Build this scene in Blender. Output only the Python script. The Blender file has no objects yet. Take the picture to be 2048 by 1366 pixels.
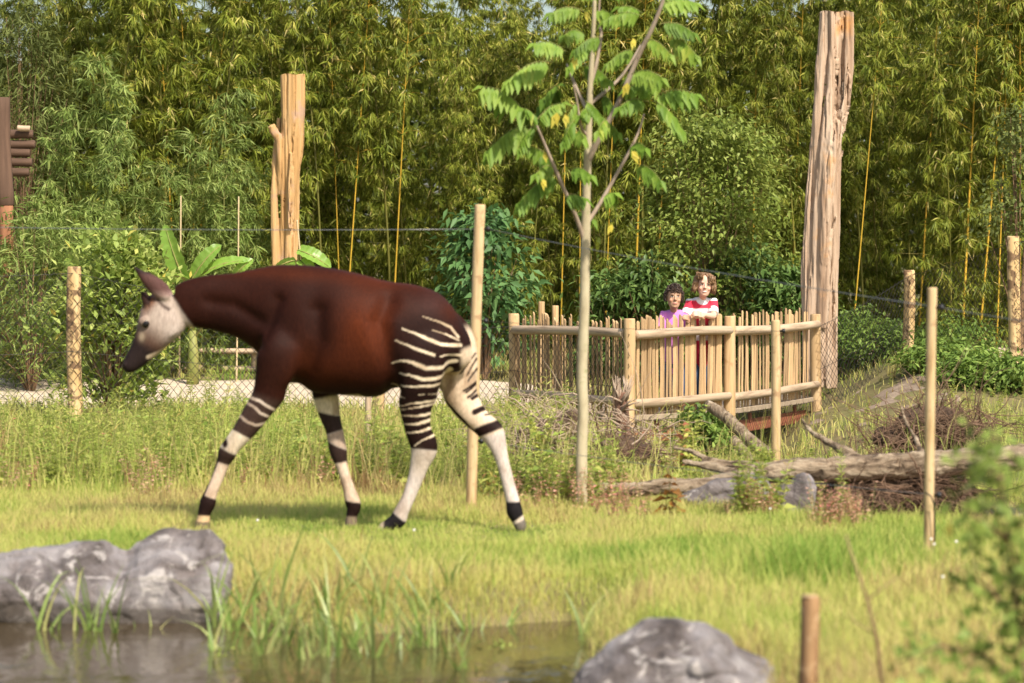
import bpy, bmesh, math, random
import numpy as np
from mathutils import Vector, Matrix

random.seed(7)
RNG = np.random.default_rng(7)
scene = bpy.context.scene
C = scene.collection

# ------------------------------------------------------------------ camera, world, sun, exposure
CAM_H, FPX, HORIZON = 1.47, 5690.0, 531.0
PITCH = math.atan((683.0 - HORIZON) / FPX)
cam_data = bpy.data.cameras.new('camera')
cam_data.sensor_width = 36.0
cam_data.lens = 36.0 * FPX / 2048.0
cam_data.clip_start = 0.1
cam_data.clip_end = 3000.0
cam_data.dof.use_dof = True
cam_data.dof.focus_distance = 27.5
cam_data.dof.aperture_fstop = 3.1
cam = bpy.data.objects.new('camera', cam_data)
C.objects.link(cam)
cam.location = (0, 0, CAM_H)
cam.rotation_euler = (math.pi / 2 - PITCH, 0, 0)
scene.camera = cam

SUN_EL, SUN_AZ = math.radians(47), math.radians(148)      # azimuth clockwise from +Y
world = bpy.data.worlds.new('World')
scene.world = world
world.use_nodes = True
wn = world.node_tree.nodes
wl = world.node_tree.links
wn.clear()
sky = wn.new('ShaderNodeTexSky')
sky.sky_type = 'NISHITA'
sky.sun_disc = False
sky.sun_elevation = SUN_EL
sky.sun_rotation = SUN_AZ
sky.air_density = 1.2
sky.dust_density = 3.0
bg = wn.new('ShaderNodeBackground')
bg.inputs['Strength'].default_value = 0.125
wo = wn.new('ShaderNodeOutputWorld')
wl.new(sky.outputs[0], bg.inputs[0])
wl.new(bg.outputs[0], wo.inputs[0])

sun_data = bpy.data.lights.new('sun', 'SUN')
sun_data.energy = 4.6
sun_data.angle = math.radians(2.5)
sun_data.color = (1.0, 0.92, 0.80)
sun = bpy.data.objects.new('sun', sun_data)
C.objects.link(sun)
sdir = Vector((math.sin(SUN_AZ) * math.cos(SUN_EL), math.cos(SUN_AZ) * math.cos(SUN_EL), math.sin(SUN_EL)))
sun.rotation_euler = (-sdir).to_track_quat('-Z', 'Y').to_euler()
sun.location = (6, -8, 14)

scene.view_settings.view_transform = 'Standard'
scene.view_settings.look = 'None'
scene.view_settings.exposure = 0.55
scene.view_settings.gamma = 1.0
scene.view_settings.use_curve_mapping = False

# ------------------------------------------------------------------ small maths
def at(px, py, D):
    """pixel of the 2048 px photograph -> world point at ground distance D along +Y"""
    u, v = (px - 1024.0) / FPX, (683.0 - py) / FPX
    cp, sp = math.cos(PITCH), math.sin(PITCH)
    d = Vector((u, cp + v * sp, -sp + v * cp))
    return Vector((0, 0, CAM_H)) + d * (D / d.y)

def ss(a, b, x):
    t = np.clip((np.asarray(x, float) - a) / (b - a), 0, 1)
    return t * t * (3 - 2 * t)

def _hash(ix, iy, iz, seed):
    n = (ix.astype(np.int64) * 374761393 + iy.astype(np.int64) * 668265263 + iz.astype(np.int64) * 2147483647 + seed * 1274126177) & 0xffffffff
    n = ((n ^ (n >> 13)) * 1274126177) & 0xffffffff
    n = n ^ (n >> 16)
    return (n & 0xffff) / 65535.0

def vn(x, y, z=0.0, seed=0):
    x, y, z = np.broadcast_arrays(np.asarray(x, float), np.asarray(y, float), np.asarray(z, float))
    ix, iy, iz = np.floor(x), np.floor(y), np.floor(z)
    fx, fy, fz = x - ix, y - iy, z - iz
    fx, fy, fz = [f * f * (3 - 2 * f) for f in (fx, fy, fz)]
    r = 0
    for dx in (0, 1):
        for dy in (0, 1):
            for dz in (0, 1):
                w = (fx if dx else 1 - fx) * (fy if dy else 1 - fy) * (fz if dz else 1 - fz)
                r = r + w * _hash(ix + dx, iy + dy, iz + dz, seed)
    return r

def fbm(x, y, z=0.0, seed=0, octs=4):
    r, a, t = 0, 1.0, 0
    for k in range(octs):
        r = r + a * vn(np.asarray(x) * 2 ** k, np.asarray(y) * 2 ** k, np.asarray(z) * 2 ** k, seed + k)
        t += a
        a *= 0.5
    return r / t

# ------------------------------------------------------------------ materials
def new_mat(name):
    m = bpy.data.materials.new(name)
    m.use_nodes = True
    nt = m.node_tree
    nt.nodes.clear()
    out = nt.nodes.new('ShaderNodeOutputMaterial')
    p = nt.nodes.new('ShaderNodeBsdfPrincipled')
    nt.links.new(p.outputs[0], out.inputs[0])
    return m, nt, p, out

def ramp(nt, stops):
    r = nt.nodes.new('ShaderNodeValToRGB')
    e = r.color_ramp.elements
    while len(e) < len(stops):
        e.new(0.5)
    for el, (pos, col) in zip(e, stops):
        el.position = pos
        el.color = (*col, 1)
    return r

def coords(nt, scale, kind='Object'):
    tc = nt.nodes.new('ShaderNodeTexCoord')
    mp = nt.nodes.new('ShaderNodeMapping')
    mp.inputs['Scale'].default_value = scale
    nt.links.new(tc.outputs[kind], mp.inputs[0])
    return mp.outputs[0]

def noise_node(nt, vec, scale, detail=6, rough=0.6, dist=0.0):
    n = nt.nodes.new('ShaderNodeTexNoise')
    n.inputs['Scale'].default_value = scale
    n.inputs['Detail'].default_value = detail
    n.inputs['Roughness'].default_value = rough
    n.inputs['Distortion'].default_value = dist
    nt.links.new(vec, n.inputs['Vector'])
    return n

def mat_noise(name, stops, stretch=(1, 1, 1), scale=6, rough=0.8, bump=0.3, bdist=0.01, dist=0.4, rand=0.0, kind='Object', spec=0.3, spots=None):
    m, nt, p, out = new_mat(name)
    vec = coords(nt, stretch, kind)
    n = noise_node(nt, vec, scale, 7, 0.62, dist)
    r = ramp(nt, stops)
    nt.links.new(n.outputs['Fac'], r.inputs[0])
    col = r.outputs[0]
    if spots:
        v2 = coords(nt, (1, 1, 1), kind)
        n2 = noise_node(nt, v2, spots[0], 5, 0.6, 0.3)
        r2 = ramp(nt, [(spots[1], (0, 0, 0)), (spots[2], (1, 1, 1))])
        nt.links.new(n2.outputs['Fac'], r2.inputs[0])
        mx = nt.nodes.new('ShaderNodeMixRGB')
        nt.links.new(r2.outputs[0], mx.inputs[0])
        nt.links.new(col, mx.inputs[1])
        mx.inputs[2].default_value = (*spots[3], 1)
        col = mx.outputs[0]
    if rand:
        oi = nt.nodes.new('ShaderNodeObjectInfo')
        mr = nt.nodes.new('ShaderNodeMapRange')
        mr.inputs[3].default_value = 1 - rand
        mr.inputs[4].default_value = 1 + rand
        nt.links.new(oi.outputs['Random'], mr.inputs[0])
        h = nt.nodes.new('ShaderNodeHueSaturation')
        nt.links.new(mr.outputs[0], h.inputs['Value'])
        nt.links.new(col, h.inputs['Color'])
        col = h.outputs[0]
    nt.links.new(col, p.inputs['Base Color'])
    p.inputs['Roughness'].default_value = rough
    p.inputs['Specular IOR Level'].default_value = spec
    b = nt.nodes.new('ShaderNodeBump')
    b.inputs['Strength'].default_value = bump
    b.inputs['Distance'].default_value = bdist
    nt.links.new(n.outputs['Fac'], b.inputs['Height'])
    nt.links.new(b.outputs[0], p.inputs['Normal'])
    return m

def mat_leaf(name, stops, trans=0.3, rough=0.5, rand=0.12, spec=0.4):
    m, nt, p, out = new_mat(name)
    a = nt.nodes.new('ShaderNodeAttribute')
    a.attribute_name = 'rnd'
    r = ramp(nt, stops)
    nt.links.new(a.outputs['Fac'], r.inputs[0])
    oi = nt.nodes.new('ShaderNodeObjectInfo')
    mr = nt.nodes.new('ShaderNodeMapRange')
    mr.inputs[3].default_value = 1 - rand
    mr.inputs[4].default_value = 1 + rand
    nt.links.new(oi.outputs['Random'], mr.inputs[0])
    h = nt.nodes.new('ShaderNodeHueSaturation')
    nt.links.new(mr.outputs[0], h.inputs['Value'])
    nt.links.new(r.outputs[0], h.inputs['Color'])
    nt.links.new(h.outputs[0], p.inputs['Base Color'])
    p.inputs['Roughness'].default_value = rough
    p.inputs['Specular IOR Level'].default_value = spec
    t = nt.nodes.new('ShaderNodeBsdfTranslucent')
    h2 = nt.nodes.new('ShaderNodeHueSaturation')
    h2.inputs['Value'].default_value = 1.3
    h2.inputs['Hue'].default_value = 0.485
    nt.links.new(h.outputs[0], h2.inputs['Color'])
    nt.links.new(h2.outputs[0], t.inputs['Color'])
    mx = nt.nodes.new('ShaderNodeMixShader')
    mx.inputs[0].default_value = trans
    nt.links.new(p.outputs[0], mx.inputs[1])
    nt.links.new(t.outputs[0], mx.inputs[2])
    nt.links.new(mx.outputs[0], out.inputs[0])
    return m

def mat_plain(name, col, rough=0.6, metal=0.0, spec=0.4):
    m, nt, p, out = new_mat(name)
    p.inputs['Base Color'].default_value = (*col, 1)
    p.inputs['Roughness'].default_value = rough
    p.inputs['Metallic'].default_value = metal
    p.inputs['Specular IOR Level'].default_value = spec
    return m

def mat_vcol(name, rough=0.55, sheen=0.0, bump=0.0, bscale=300, vary=0.0, stretch=(1, 1, 1), spec=0.3):
    m, nt, p, out = new_mat(name)
    a = nt.nodes.new('ShaderNodeAttribute')
    a.attribute_name = 'Col'
    col = a.outputs['Color']
    vec = coords(nt, stretch)
    n = noise_node(nt, vec, bscale, 5, 0.6, 0.2)
    if vary:
        mr = nt.nodes.new('ShaderNodeMapRange')
        mr.inputs[1].default_value = 0.25
        mr.inputs[2].default_value = 0.75
        mr.inputs[3].default_value = 1 - vary
        mr.inputs[4].default_value = 1 + vary
        nt.links.new(n.outputs['Fac'], mr.inputs[0])
        h = nt.nodes.new('ShaderNodeHueSaturation')
        nt.links.new(mr.outputs[0], h.inputs['Value'])
        nt.links.new(col, h.inputs['Color'])
        col = h.outputs[0]
    nt.links.new(col, p.inputs['Base Color'])
    p.inputs['Roughness'].default_value = rough
    p.inputs['Specular IOR Level'].default_value = spec
    if sheen:
        p.inputs['Sheen Weight'].default_value = sheen
        p.inputs['Sheen Roughness'].default_value = 0.4
    if bump:
        b = nt.nodes.new('ShaderNodeBump')
        b.inputs['Strength'].default_value = bump
        b.inputs['Distance'].default_value = 0.004
        nt.links.new(n.outputs['Fac'], b.inputs['Height'])
        nt.links.new(b.outputs[0], p.inputs['Normal'])
    return m

M = {}
M['bamboo_leaf'] = mat_leaf('bamboo_leaf', [(0.0, (0.04, 0.062, 0.007)), (0.35, (0.115, 0.150, 0.016)), (0.7, (0.215, 0.245, 0.030)), (0.93, (0.36, 0.345, 0.065)), (1.0, (0.52, 0.43, 0.16))], 0.25, 0.5, spec=0.18)
M['young_bamboo_leaf'] = mat_leaf('young_bamboo_leaf', [(0.0, (0.075, 0.12, 0.025)), (0.5, (0.165, 0.235, 0.05)), (1.0, (0.34, 0.40, 0.12))], 0.3, 0.5, spec=0.2)
M['shrub_leaf'] = mat_leaf('shrub_leaf', [(0.0, (0.13, 0.19, 0.035)), (0.5, (0.27, 0.35, 0.075)), (0.9, (0.45, 0.50, 0.16)), (1.0, (0.54, 0.45, 0.09))], 0.36, 0.5, spec=0.2)
M['pale_shrub_leaf'] = mat_leaf('pale_shrub_leaf', [(0.0, (0.08, 0.12, 0.018)), (0.5, (0.20, 0.26, 0.045)), (1.0, (0.38, 0.43, 0.11))], 0.32, 0.5, spec=0.2)
M['dark_shrub_leaf'] = mat_leaf('dark_shrub_leaf', [(0.0, (0.045, 0.085, 0.018)), (0.5, (0.09, 0.16, 0.035)), (1.0, (0.19, 0.27, 0.07))], 0.25, 0.45, spec=0.25)
M['palmate_leaf'] = mat_leaf('palmate_leaf', [(0.0, (0.045, 0.10, 0.03)), (0.5, (0.09, 0.19, 0.055)), (1.0, (0.17, 0.29, 0.10))], 0.25, 0.5, spec=0.25)
M['tree_leaf'] = mat_leaf('tree_leaf', [(0.0, (0.09, 0.17, 0.022)), (0.5, (0.165, 0.28, 0.035)), (0.9, (0.27, 0.37, 0.06)), (1.0, (0.36, 0.42, 0.07))], 0.38, 0.5, spec=0.2)
M['yellow_leaf'] = mat_leaf('yellow_leaf', [(0.0, (0.50, 0.42, 0.04)), (1.0, (0.68, 0.60, 0.10))], 0.35, 0.5)
M['banana_leaf'] = mat_leaf('banana_leaf', [(0.0, (0.17, 0.31, 0.04)), (1.0, (0.27, 0.44, 0.08))], 0.4, 0.35)
M['grass'] = mat_leaf('grass', [(0.0, (0.30, 0.18, 0.08)), (0.15, (0.48, 0.38, 0.17)), (0.38, (0.54, 0.50, 0.17)), (0.72, (0.40, 0.455, 0.105)), (1.0, (0.17, 0.28, 0.045))], 0.42, 0.6, spec=0.12)
M['reed_leaf'] = mat_leaf('reed_leaf', [(0.0, (0.11, 0.18, 0.035)), (0.5, (0.21, 0.30, 0.065)), (0.85, (0.42, 0.46, 0.16)), (1.0, (0.50, 0.40, 0.17))], 0.35, 0.4)
M['weed_leaf'] = mat_leaf('weed_leaf', [(0.0, (0.17, 0.25, 0.045)), (0.45, (0.35, 0.43, 0.085)), (0.8, (0.54, 0.56, 0.15)), (0.9, (0.56, 0.46, 0.12)), (0.97, (0.46, 0.26, 0.12)), (1.0, (0.46, 0.18, 0.11))], 0.38, 0.5, spec=0.25)
M['red_weed_leaf'] = mat_leaf('red_weed_leaf', [(0.0, (0.44, 0.46, 0.13)), (0.4, (0.54, 0.44, 0.20)), (0.8, (0.60, 0.36, 0.26)), (1.0, (0.52, 0.22, 0.17))], 0.3, 0.55)
M['brown_leaf'] = mat_leaf('brown_leaf', [(0.0, (0.16, 0.07, 0.02)), (0.6, (0.30, 0.15, 0.03)), (1.0, (0.38, 0.30, 0.05))], 0.3, 0.5)
M['pine_leaf'] = mat_leaf('pine_leaf', [(0.0, (0.08, 0.105, 0.028)), (1.0, (0.19, 0.22, 0.065))], 0.25, 0.6, spec=0.1)
M['bank_leaf'] = mat_leaf('bank_leaf', [(0.0, (0.07, 0.12, 0.022)), (0.5, (0.14, 0.22, 0.04)), (1.0, (0.27, 0.36, 0.08))], 0.3, 0.5, spec=0.2)
M['culm'] = mat_noise('culm', [(0.2, (0.24, 0.20, 0.022)), (0.5, (0.44, 0.28, 0.028)), (0.8, (0.52, 0.31, 0.04))], (1, 1, 0.5), 4, 0.5, 0.05, rand=0.2)
M['culm_green'] = mat_noise('culm_green', [(0.2, (0.07, 0.08, 0.014)), (0.55, (0.14, 0.13, 0.022)), (0.8, (0.26, 0.18, 0.03))], (1, 1, 0.3), 2, 0.5, 0.05, rand=0.25)
M['green_stem'] = mat_noise('green_stem', [(0.3, (0.14, 0.19, 0.04)), (0.7, (0.28, 0.24, 0.08))], (1, 1, 0.3), 5, 0.6, 0.1)
M['brown_stem'] = mat_noise('brown_stem', [(0.3, (0.14, 0.08, 0.04)), (0.7, (0.30, 0.19, 0.11))], (1, 1, 0.3), 9, 0.8, 0.3)
M['young_bark'] = mat_noise('young_bark', [(0.25, (0.27, 0.22, 0.13)), (0.5, (0.42, 0.36, 0.23)), (0.8, (0.52, 0.46, 0.31))], (1, 1, 0.35), 14, 0.75, 0.35, 0.006, rand=0.05, spots=(9, 0.62, 0.72, (0.25, 0.26, 0.12)))
M['twig_bark'] = mat_noise('twig_bark', [(0.25, (0.22, 0.16, 0.11)), (0.8, (0.42, 0.34, 0.26))], (1, 1, 0.3), 20, 0.8, 0.3)
M['peeled'] = mat_noise('peeled', [(0.25, (0.27, 0.15, 0.065)), (0.45, (0.48, 0.32, 0.16)), (0.8, (0.60, 0.44, 0.26))], (1, 1, 0.09), 16, 0.68, 0.3, 0.006, rand=0.08, spots=(7, 0.60, 0.75, (0.34, 0.20, 0.09)))
M['peeled_grey'] = mat_noise('peeled_grey', [(0.28, (0.20, 0.14, 0.09)), (0.48, (0.42, 0.31, 0.205)), (0.8, (0.55, 0.43, 0.30))], (1, 1, 0.08), 18, 0.75, 0.4, 0.008, rand=0.1, spots=(6, 0.60, 0.75, (0.36, 0.27, 0.19)))
M['slat'] = mat_noise('slat', [(0.28, (0.20, 0.11, 0.05)), (0.48, (0.43, 0.28, 0.14)), (0.8, (0.58, 0.42, 0.25))], (1, 1, 0.08), 22, 0.7, 0.35, 0.005, rand=0.26, spots=(5, 0.60, 0.72, (0.36, 0.22, 0.11)))
M['blotched'] = mat_noise('blotched', [(0.2, (0.34, 0.19, 0.07)), (0.5, (0.58, 0.40, 0.19)), (0.8, (0.72, 0.54, 0.31))], (1, 1, 0.12), 14, 0.72, 0.35, 0.006, rand=0.08, spots=(8, 0.50, 0.57, (0.19, 0.115, 0.06)))
M['stake_wood'] = mat_noise('stake_wood', [(0.28, (0.22, 0.13, 0.05)), (0.42, (0.45, 0.31, 0.155)), (0.6, (0.55, 0.40, 0.22)), (0.8, (0.63, 0.48, 0.29))], (1, 1, 0.12), 26, 0.72, 0.4, 0.006, spots=(11, 0.57, 0.66, (0.36, 0.23, 0.12)))
M['log_pink'] = mat_noise('log_pink', [(0.28, (0.14, 0.08, 0.045)), (0.40, (0.35, 0.235, 0.155)), (0.55, (0.46, 0.335, 0.235)), (0.8, (0.56, 0.44, 0.33))], (1, 1, 0.05), 11, 0.85, 0.9, 0.02, dist=0.5, spots=(2.2, 0.58, 0.70, (0.50, 0.27, 0.11)))
M['log_orange'] = mat_noise('log_orange', [(0.28, (0.17, 0.085, 0.035)), (0.40, (0.42, 0.245, 0.095)), (0.6, (0.52, 0.33, 0.15)), (0.8, (0.60, 0.42, 0.23))], (1, 1, 0.05), 11, 0.8, 0.8, 0.015, dist=0.5, spots=(3, 0.55, 0.66, (0.42, 0.27, 0.18)))
M['dark_wood'] = mat_noise('dark_wood', [(0.2, (0.05, 0.028, 0.018)), (0.8, (0.17, 0.10, 0.065))], (1, 1, 0.1), 10, 0.85, 0.5, 0.01)
M['rust_wood'] = mat_noise('rust_wood', [(0.2, (0.20, 0.08, 0.04)), (0.8, (0.42, 0.20, 0.10))], (1, 1, 0.1), 10, 0.8, 0.4, 0.01)
M['bark'] = mat_noise('bark', [(0.34, (0.055, 0.036, 0.022)), (0.46, (0.20, 0.145, 0.095)), (0.58, (0.32, 0.25, 0.17)), (0.8, (0.46, 0.38, 0.28))], (1, 1, 0.3), 20, 0.9, 1.0, 0.04, dist=0.8)
M['bark_red'] = mat_noise('bark_red', [(0.2, (0.09, 0.04, 0.025)), (0.8, (0.30, 0.17, 0.11))], (1, 1, 0.2), 16, 0.9, 0.8, 0.015)
M['peg'] = mat_noise('peg', [(0.3, (0.15, 0.075, 0.035)), (0.7, (0.38, 0.23, 0.11))], (1, 1, 0.15), 22, 0.85, 0.5, 0.006, spots=(14, 0.55, 0.66, (0.46, 0.31, 0.17)))
M['root'] = mat_noise('root', [(0.2, (0.065, 0.036, 0.02)), (0.8, (0.25, 0.155, 0.10))], (1, 1, 1), 14, 0.9, 0.4)
M['dead_twig'] = mat_noise('dead_twig', [(0.2, (0.22, 0.15, 0.10)), (0.8, (0.50, 0.39, 0.29))], (1, 1, 1), 14, 0.85, 0.3)
M['soil'] = mat_noise('soil', [(0.2, (0.035, 0.02, 0.013)), (0.6, (0.11, 0.07, 0.045)), (0.85, (0.22, 0.15, 0.10))], (1, 1, 1), 9, 0.95, 1.0, 0.05)
M['weathered_plank'] = mat_noise('weathered_plank', [(0.2, (0.20, 0.15, 0.10)), (0.8, (0.44, 0.35, 0.25))], (1, 0.1, 1), 14, 0.85, 0.4)
M['rust_steel'] = mat_noise('rust_steel', [(0.2, (0.20, 0.065, 0.035)), (0.6, (0.33, 0.12, 0.065)), (0.85, (0.42, 0.18, 0.10))], (1, 1, 1), 12, 0.75, 0.2)
M['wire'] = mat_plain('wire', (0.06, 0.055, 0.05), 0.45, 0.6)
M['fence_wire'] = mat_plain('fence_wire', (0.30, 0.30, 0.29), 0.4, 0.8)
M['black_plastic'] = mat_plain('black_plastic', (0.012, 0.012, 0.013), 0.35)
M['cane'] = mat_noise('cane', [(0.3, (0.42, 0.32, 0.17)), (0.7, (0.60, 0.48, 0.29))], (1, 1, 0.1), 10, 0.5, 0.1)

# rock: grey limestone with pale veins and warm stains
def rock_mat():
    m, nt, p, out = new_mat('limestone')
    vec = coords(nt, (1, 1, 1))
    n1 = noise_node(nt, vec, 3.2, 9, 0.62, 0.8)
    r1 = ramp(nt, [(0.34, (0.075, 0.058, 0.05)), (0.46, (0.20, 0.17, 0.16)), (0.56, (0.31, 0.28, 0.275)), (0.70, (0.43, 0.40, 0.39))])
    nt.links.new(n1.outputs['Fac'], r1.inputs[0])
    n2 = noise_node(nt, vec, 5.5, 8, 0.7, 1.2)
    r2 = ramp(nt, [(0.555, (0, 0, 0)), (0.60, (0.9, 0.9, 0.9))])
    nt.links.new(n2.outputs['Fac'], r2.inputs[0])
    mx = nt.nodes.new('ShaderNodeMixRGB')
    nt.links.new(r2.outputs[0], mx.inputs[0])
    nt.links.new(r1.outputs[0], mx.inputs[1])
    mx.inputs[2].default_value = (0.56, 0.51, 0.47, 1)
    n3 = noise_node(nt, vec, 2.1, 5, 0.6, 0.4)
    r3 = ramp(nt, [(0.58, (0, 0, 0)), (0.78, (0.55, 0.55, 0.55))])
    nt.links.new(n3.outputs['Fac'], r3.inputs[0])
    mx2 = nt.nodes.new('ShaderNodeMixRGB')
    nt.links.new(r3.outputs[0], mx2.inputs[0])
    nt.links.new(mx.outputs[0], mx2.inputs[1])
    mx2.inputs[2].default_value = (0.36, 0.27, 0.20, 1)
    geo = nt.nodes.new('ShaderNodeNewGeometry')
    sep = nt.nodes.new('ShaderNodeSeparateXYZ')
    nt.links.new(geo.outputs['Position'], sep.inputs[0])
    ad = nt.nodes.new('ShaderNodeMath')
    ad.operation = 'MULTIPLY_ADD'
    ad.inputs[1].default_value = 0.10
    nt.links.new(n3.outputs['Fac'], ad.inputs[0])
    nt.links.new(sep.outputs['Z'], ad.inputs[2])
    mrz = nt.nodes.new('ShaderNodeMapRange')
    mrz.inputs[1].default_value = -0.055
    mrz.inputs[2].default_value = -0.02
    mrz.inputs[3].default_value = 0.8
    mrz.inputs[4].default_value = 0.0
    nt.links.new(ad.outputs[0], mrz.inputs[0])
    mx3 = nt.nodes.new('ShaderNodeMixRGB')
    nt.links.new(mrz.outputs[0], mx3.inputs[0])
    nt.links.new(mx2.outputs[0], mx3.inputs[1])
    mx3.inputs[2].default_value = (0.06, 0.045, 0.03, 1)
    nt.links.new(mx3.outputs[0], p.inputs['Base Color'])
    p.inputs['Roughness'].default_value = 0.85
    nb = noise_node(nt, vec, 12, 10, 0.7, 0.6)
    b = nt.nodes.new('ShaderNodeBump')
    b.inputs['Strength'].default_value = 1.0
    b.inputs['Distance'].default_value = 0.06
    nt.links.new(nb.outputs['Fac'], b.inputs['Height'])
    nt.links.new(b.outputs[0], p.inputs['Normal'])
    return m
M['rock'] = rock_mat()
M['ground'] = mat_noise('ground', [(0.2, (0.07, 0.05, 0.025)), (0.5, (0.15, 0.13, 0.05)), (0.8, (0.24, 0.18, 0.09))], (1, 1, 1), 3.5, 0.95, 0.6, 0.03, spots=(1.1, 0.5, 0.7, (0.13, 0.16, 0.04)))
M['mud'] = mat_noise('mud', [(0.2, (0.13, 0.095, 0.065)), (0.5, (0.24, 0.18, 0.13)), (0.85, (0.38, 0.30, 0.22))], (1, 1, 1), 5, 0.95, 0.9, 0.04)
M['sand'] = mat_noise('sand', [(0.25, (0.36, 0.28, 0.20)), (0.5, (0.52, 0.42, 0.31)), (0.8, (0.62, 0.52, 0.40))], (1, 1, 1), 6, 0.95, 0.4, 0.02, spots=(2.5, 0.6, 0.75, (0.40, 0.33, 0.22)))

# ------------------------------------------------------------------ objects, parts, tags
def tag(o, label=None, cat=None, group=None, kind=None):
    if label: o['label'] = label
    if cat: o['category'] = cat
    if group: o['group'] = group
    if kind: o['kind'] = kind
    return o

def link(name, me, parent=None, mat=None):
    o = bpy.data.objects.new(name, me)
    C.objects.link(o)
    if mat is not None and not me.materials:
        for mm in (mat if isinstance(mat, (list, tuple)) else [mat]):
            me.materials.append(mm)
    if parent is not None:
        o.parent = parent
    return o

def world_of(o):
    m = o.matrix_basis.copy()
    if o.parent:
        m = world_of(o.parent) @ o.matrix_parent_inverse @ m
    return m

def adopt(o, parent):
    """make o (placed in world space) a part of parent"""
    o.parent = parent
    o.matrix_parent_inverse = world_of(parent).inverted()
    return o

def thing(name, label, cat, loc=(0, 0, 0), rotz=0.0, group=None):
    o = bpy.data.objects.new(name, None)
    o.empty_display_size = 0.2
    C.objects.link(o)
    o.location = loc
    o.rotation_euler = (0, 0, rotz)
    return tag(o, label, cat, group)

class MB:
    def __init__(s):
        s.v, s.f, s.mi = [], [], []
    def ring_tube(s, rings, cap=True, mi=0):
        """rings: list of lists of points (same count)"""
        n = len(rings[0])
        b = len(s.v)
        for r in rings:
            s.v.extend([tuple(p) for p in r])
        for i in range(len(rings) - 1):
            for j in range(n):
                a0, a1 = b + i * n + j, b + i * n + (j + 1) % n
                s.f.append((a0, a1, a1 + n, a0 + n))
                s.mi.append(mi)
        if cap:
            s.f.append(tuple(b + j for j in range(n))[::-1])
            s.f.append(tuple(b + (len(rings) - 1) * n + j for j in range(n)))
            s.mi += [mi, mi]
    def tube(s, pts, radii, sides=8, cap=True, mi=0, jitter=0.0, rng=random):
        pts = [Vector(p) for p in pts]
        if not hasattr(radii, '__len__'):
            radii = [radii] * len(pts)
        up = Vector((0.3, 1, 0.1))
        rings = []
        for i, p in enumerate(pts):
            t = (pts[min(i + 1, len(pts) - 1)] - pts[max(i - 1, 0)])
            if t.length < 1e-9: t = Vector((0, 0, 1))
            t.normalize()
            a = t.cross(up)
            if a.length < 1e-4: a = t.cross(Vector((1, 0, 0)))
            a.normalize()
            b = t.cross(a).normalized()
            ring = []
            for k in range(sides):
                th = 2 * math.pi * k / sides
                r = radii[i] * (1 + (rng.uniform(-jitter, jitter) if jitter else 0))
                ring.append(p + a * math.cos(th) * r + b * math.sin(th) * r)
            rings.append(ring)
        s.ring_tube(rings, cap, mi)
    def box(s, lo, hi, mi=0):
        x0, y0, z0 = lo
        x1, y1, z1 = hi
        b = len(s.v)
        s.v += [(x0, y0, z0), (x1, y0, z0), (x1, y1, z0), (x0, y1, z0), (x0, y0, z1), (x1, y0, z1), (x1, y1, z1), (x0, y1, z1)]
        for q in ((0, 3, 2, 1), (4, 5, 6, 7), (0, 1, 5, 4), (1, 2, 6, 5), (2, 3, 7, 6), (3, 0, 4, 7)):
            s.f.append(tuple(b + i for i in q))
            s.mi.append(mi)
    def ellipsoid(s, c, r, seg=16, rot=None, mi=0):
        c = Vector(c)
        rings = []
        for i in range(1, seg):
            ph = math.pi * i / seg
            ring = []
            for j in range(seg * 2):
                th = math.pi * j / seg
                p = Vector((r[0] * math.sin(ph) * math.cos(th), r[1] * math.sin(ph) * math.sin(th), -r[2] * math.cos(ph)))
                if rot is not None: p = rot @ p
                ring.append(c + p)
            rings.append(ring)
        s.ring_tube(rings, True, mi)
    def mesh(s, name, smooth=True):
        me = bpy.data.meshes.new(name)
        me.from_pydata(s.v, [], s.f)
        if any(s.mi):
            me.polygons.foreach_set('material_index', s.mi)
        if smooth:
            me.polygons.foreach_set('use_smooth', [True] * len(me.polygons))
        me.update()
        return me
    def build(s, name, mat, parent=None, smooth=True):
        return link(name, s.mesh(name, smooth), parent, mat)

def voxel_mesh(me, size, smooth=3, factor=0.5):
    """fuse overlapping closed shells into one continuous surface"""
    o = bpy.data.objects.new('tmp', me)
    C.objects.link(o)
    r = o.modifiers.new('r', 'REMESH')
    r.mode = 'VOXEL'
    r.voxel_size = size
    r.use_smooth_shade = True
    if smooth:
        q = o.modifiers.new('s', 'SMOOTH')
        q.factor = factor
        q.iterations = smooth
    dg = bpy.context.evaluated_depsgraph_get()
    dg.update()
    out = bpy.data.meshes.new_from_object(o.evaluated_get(dg))
    bpy.data.objects.remove(o)
    bpy.data.meshes.remove(me)
    out.polygons.foreach_set('use_smooth', [True] * len(out.polygons))
    return out

def get_co(me):
    a = np.empty(len(me.vertices) * 3)
    me.vertices.foreach_get('co', a)
    return a.reshape(-1, 3)

def set_co(me, a):
    me.vertices.foreach_set('co', np.ascontiguousarray(a).ravel())
    me.update()

def relax(me, w, iters):
    """weighted smoothing of a mesh, w in 0..1 per vertex"""
    co = get_co(me)
    e = np.empty(len(me.edges) * 2, dtype=np.int32)
    me.edges.foreach_get('vertices', e)
    e = e.reshape(-1, 2)
    n = len(co)
    i, j = np.concatenate([e[:, 0], e[:, 1]]), np.concatenate([e[:, 1], e[:, 0]])
    deg = np.maximum(np.bincount(i, minlength=n), 1)
    for _ in range(iters):
        av = np.stack([np.bincount(i, co[j, k], n) for k in range(3)], 1) / deg[:, None]
        co = co + (av - co) * (w * 0.6)[:, None]
    set_co(me, co)

def get_no(me):
    a = np.empty(len(me.vertices) * 3)
    me.vertices.foreach_get('normal', a)
    return a.reshape(-1, 3)

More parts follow.
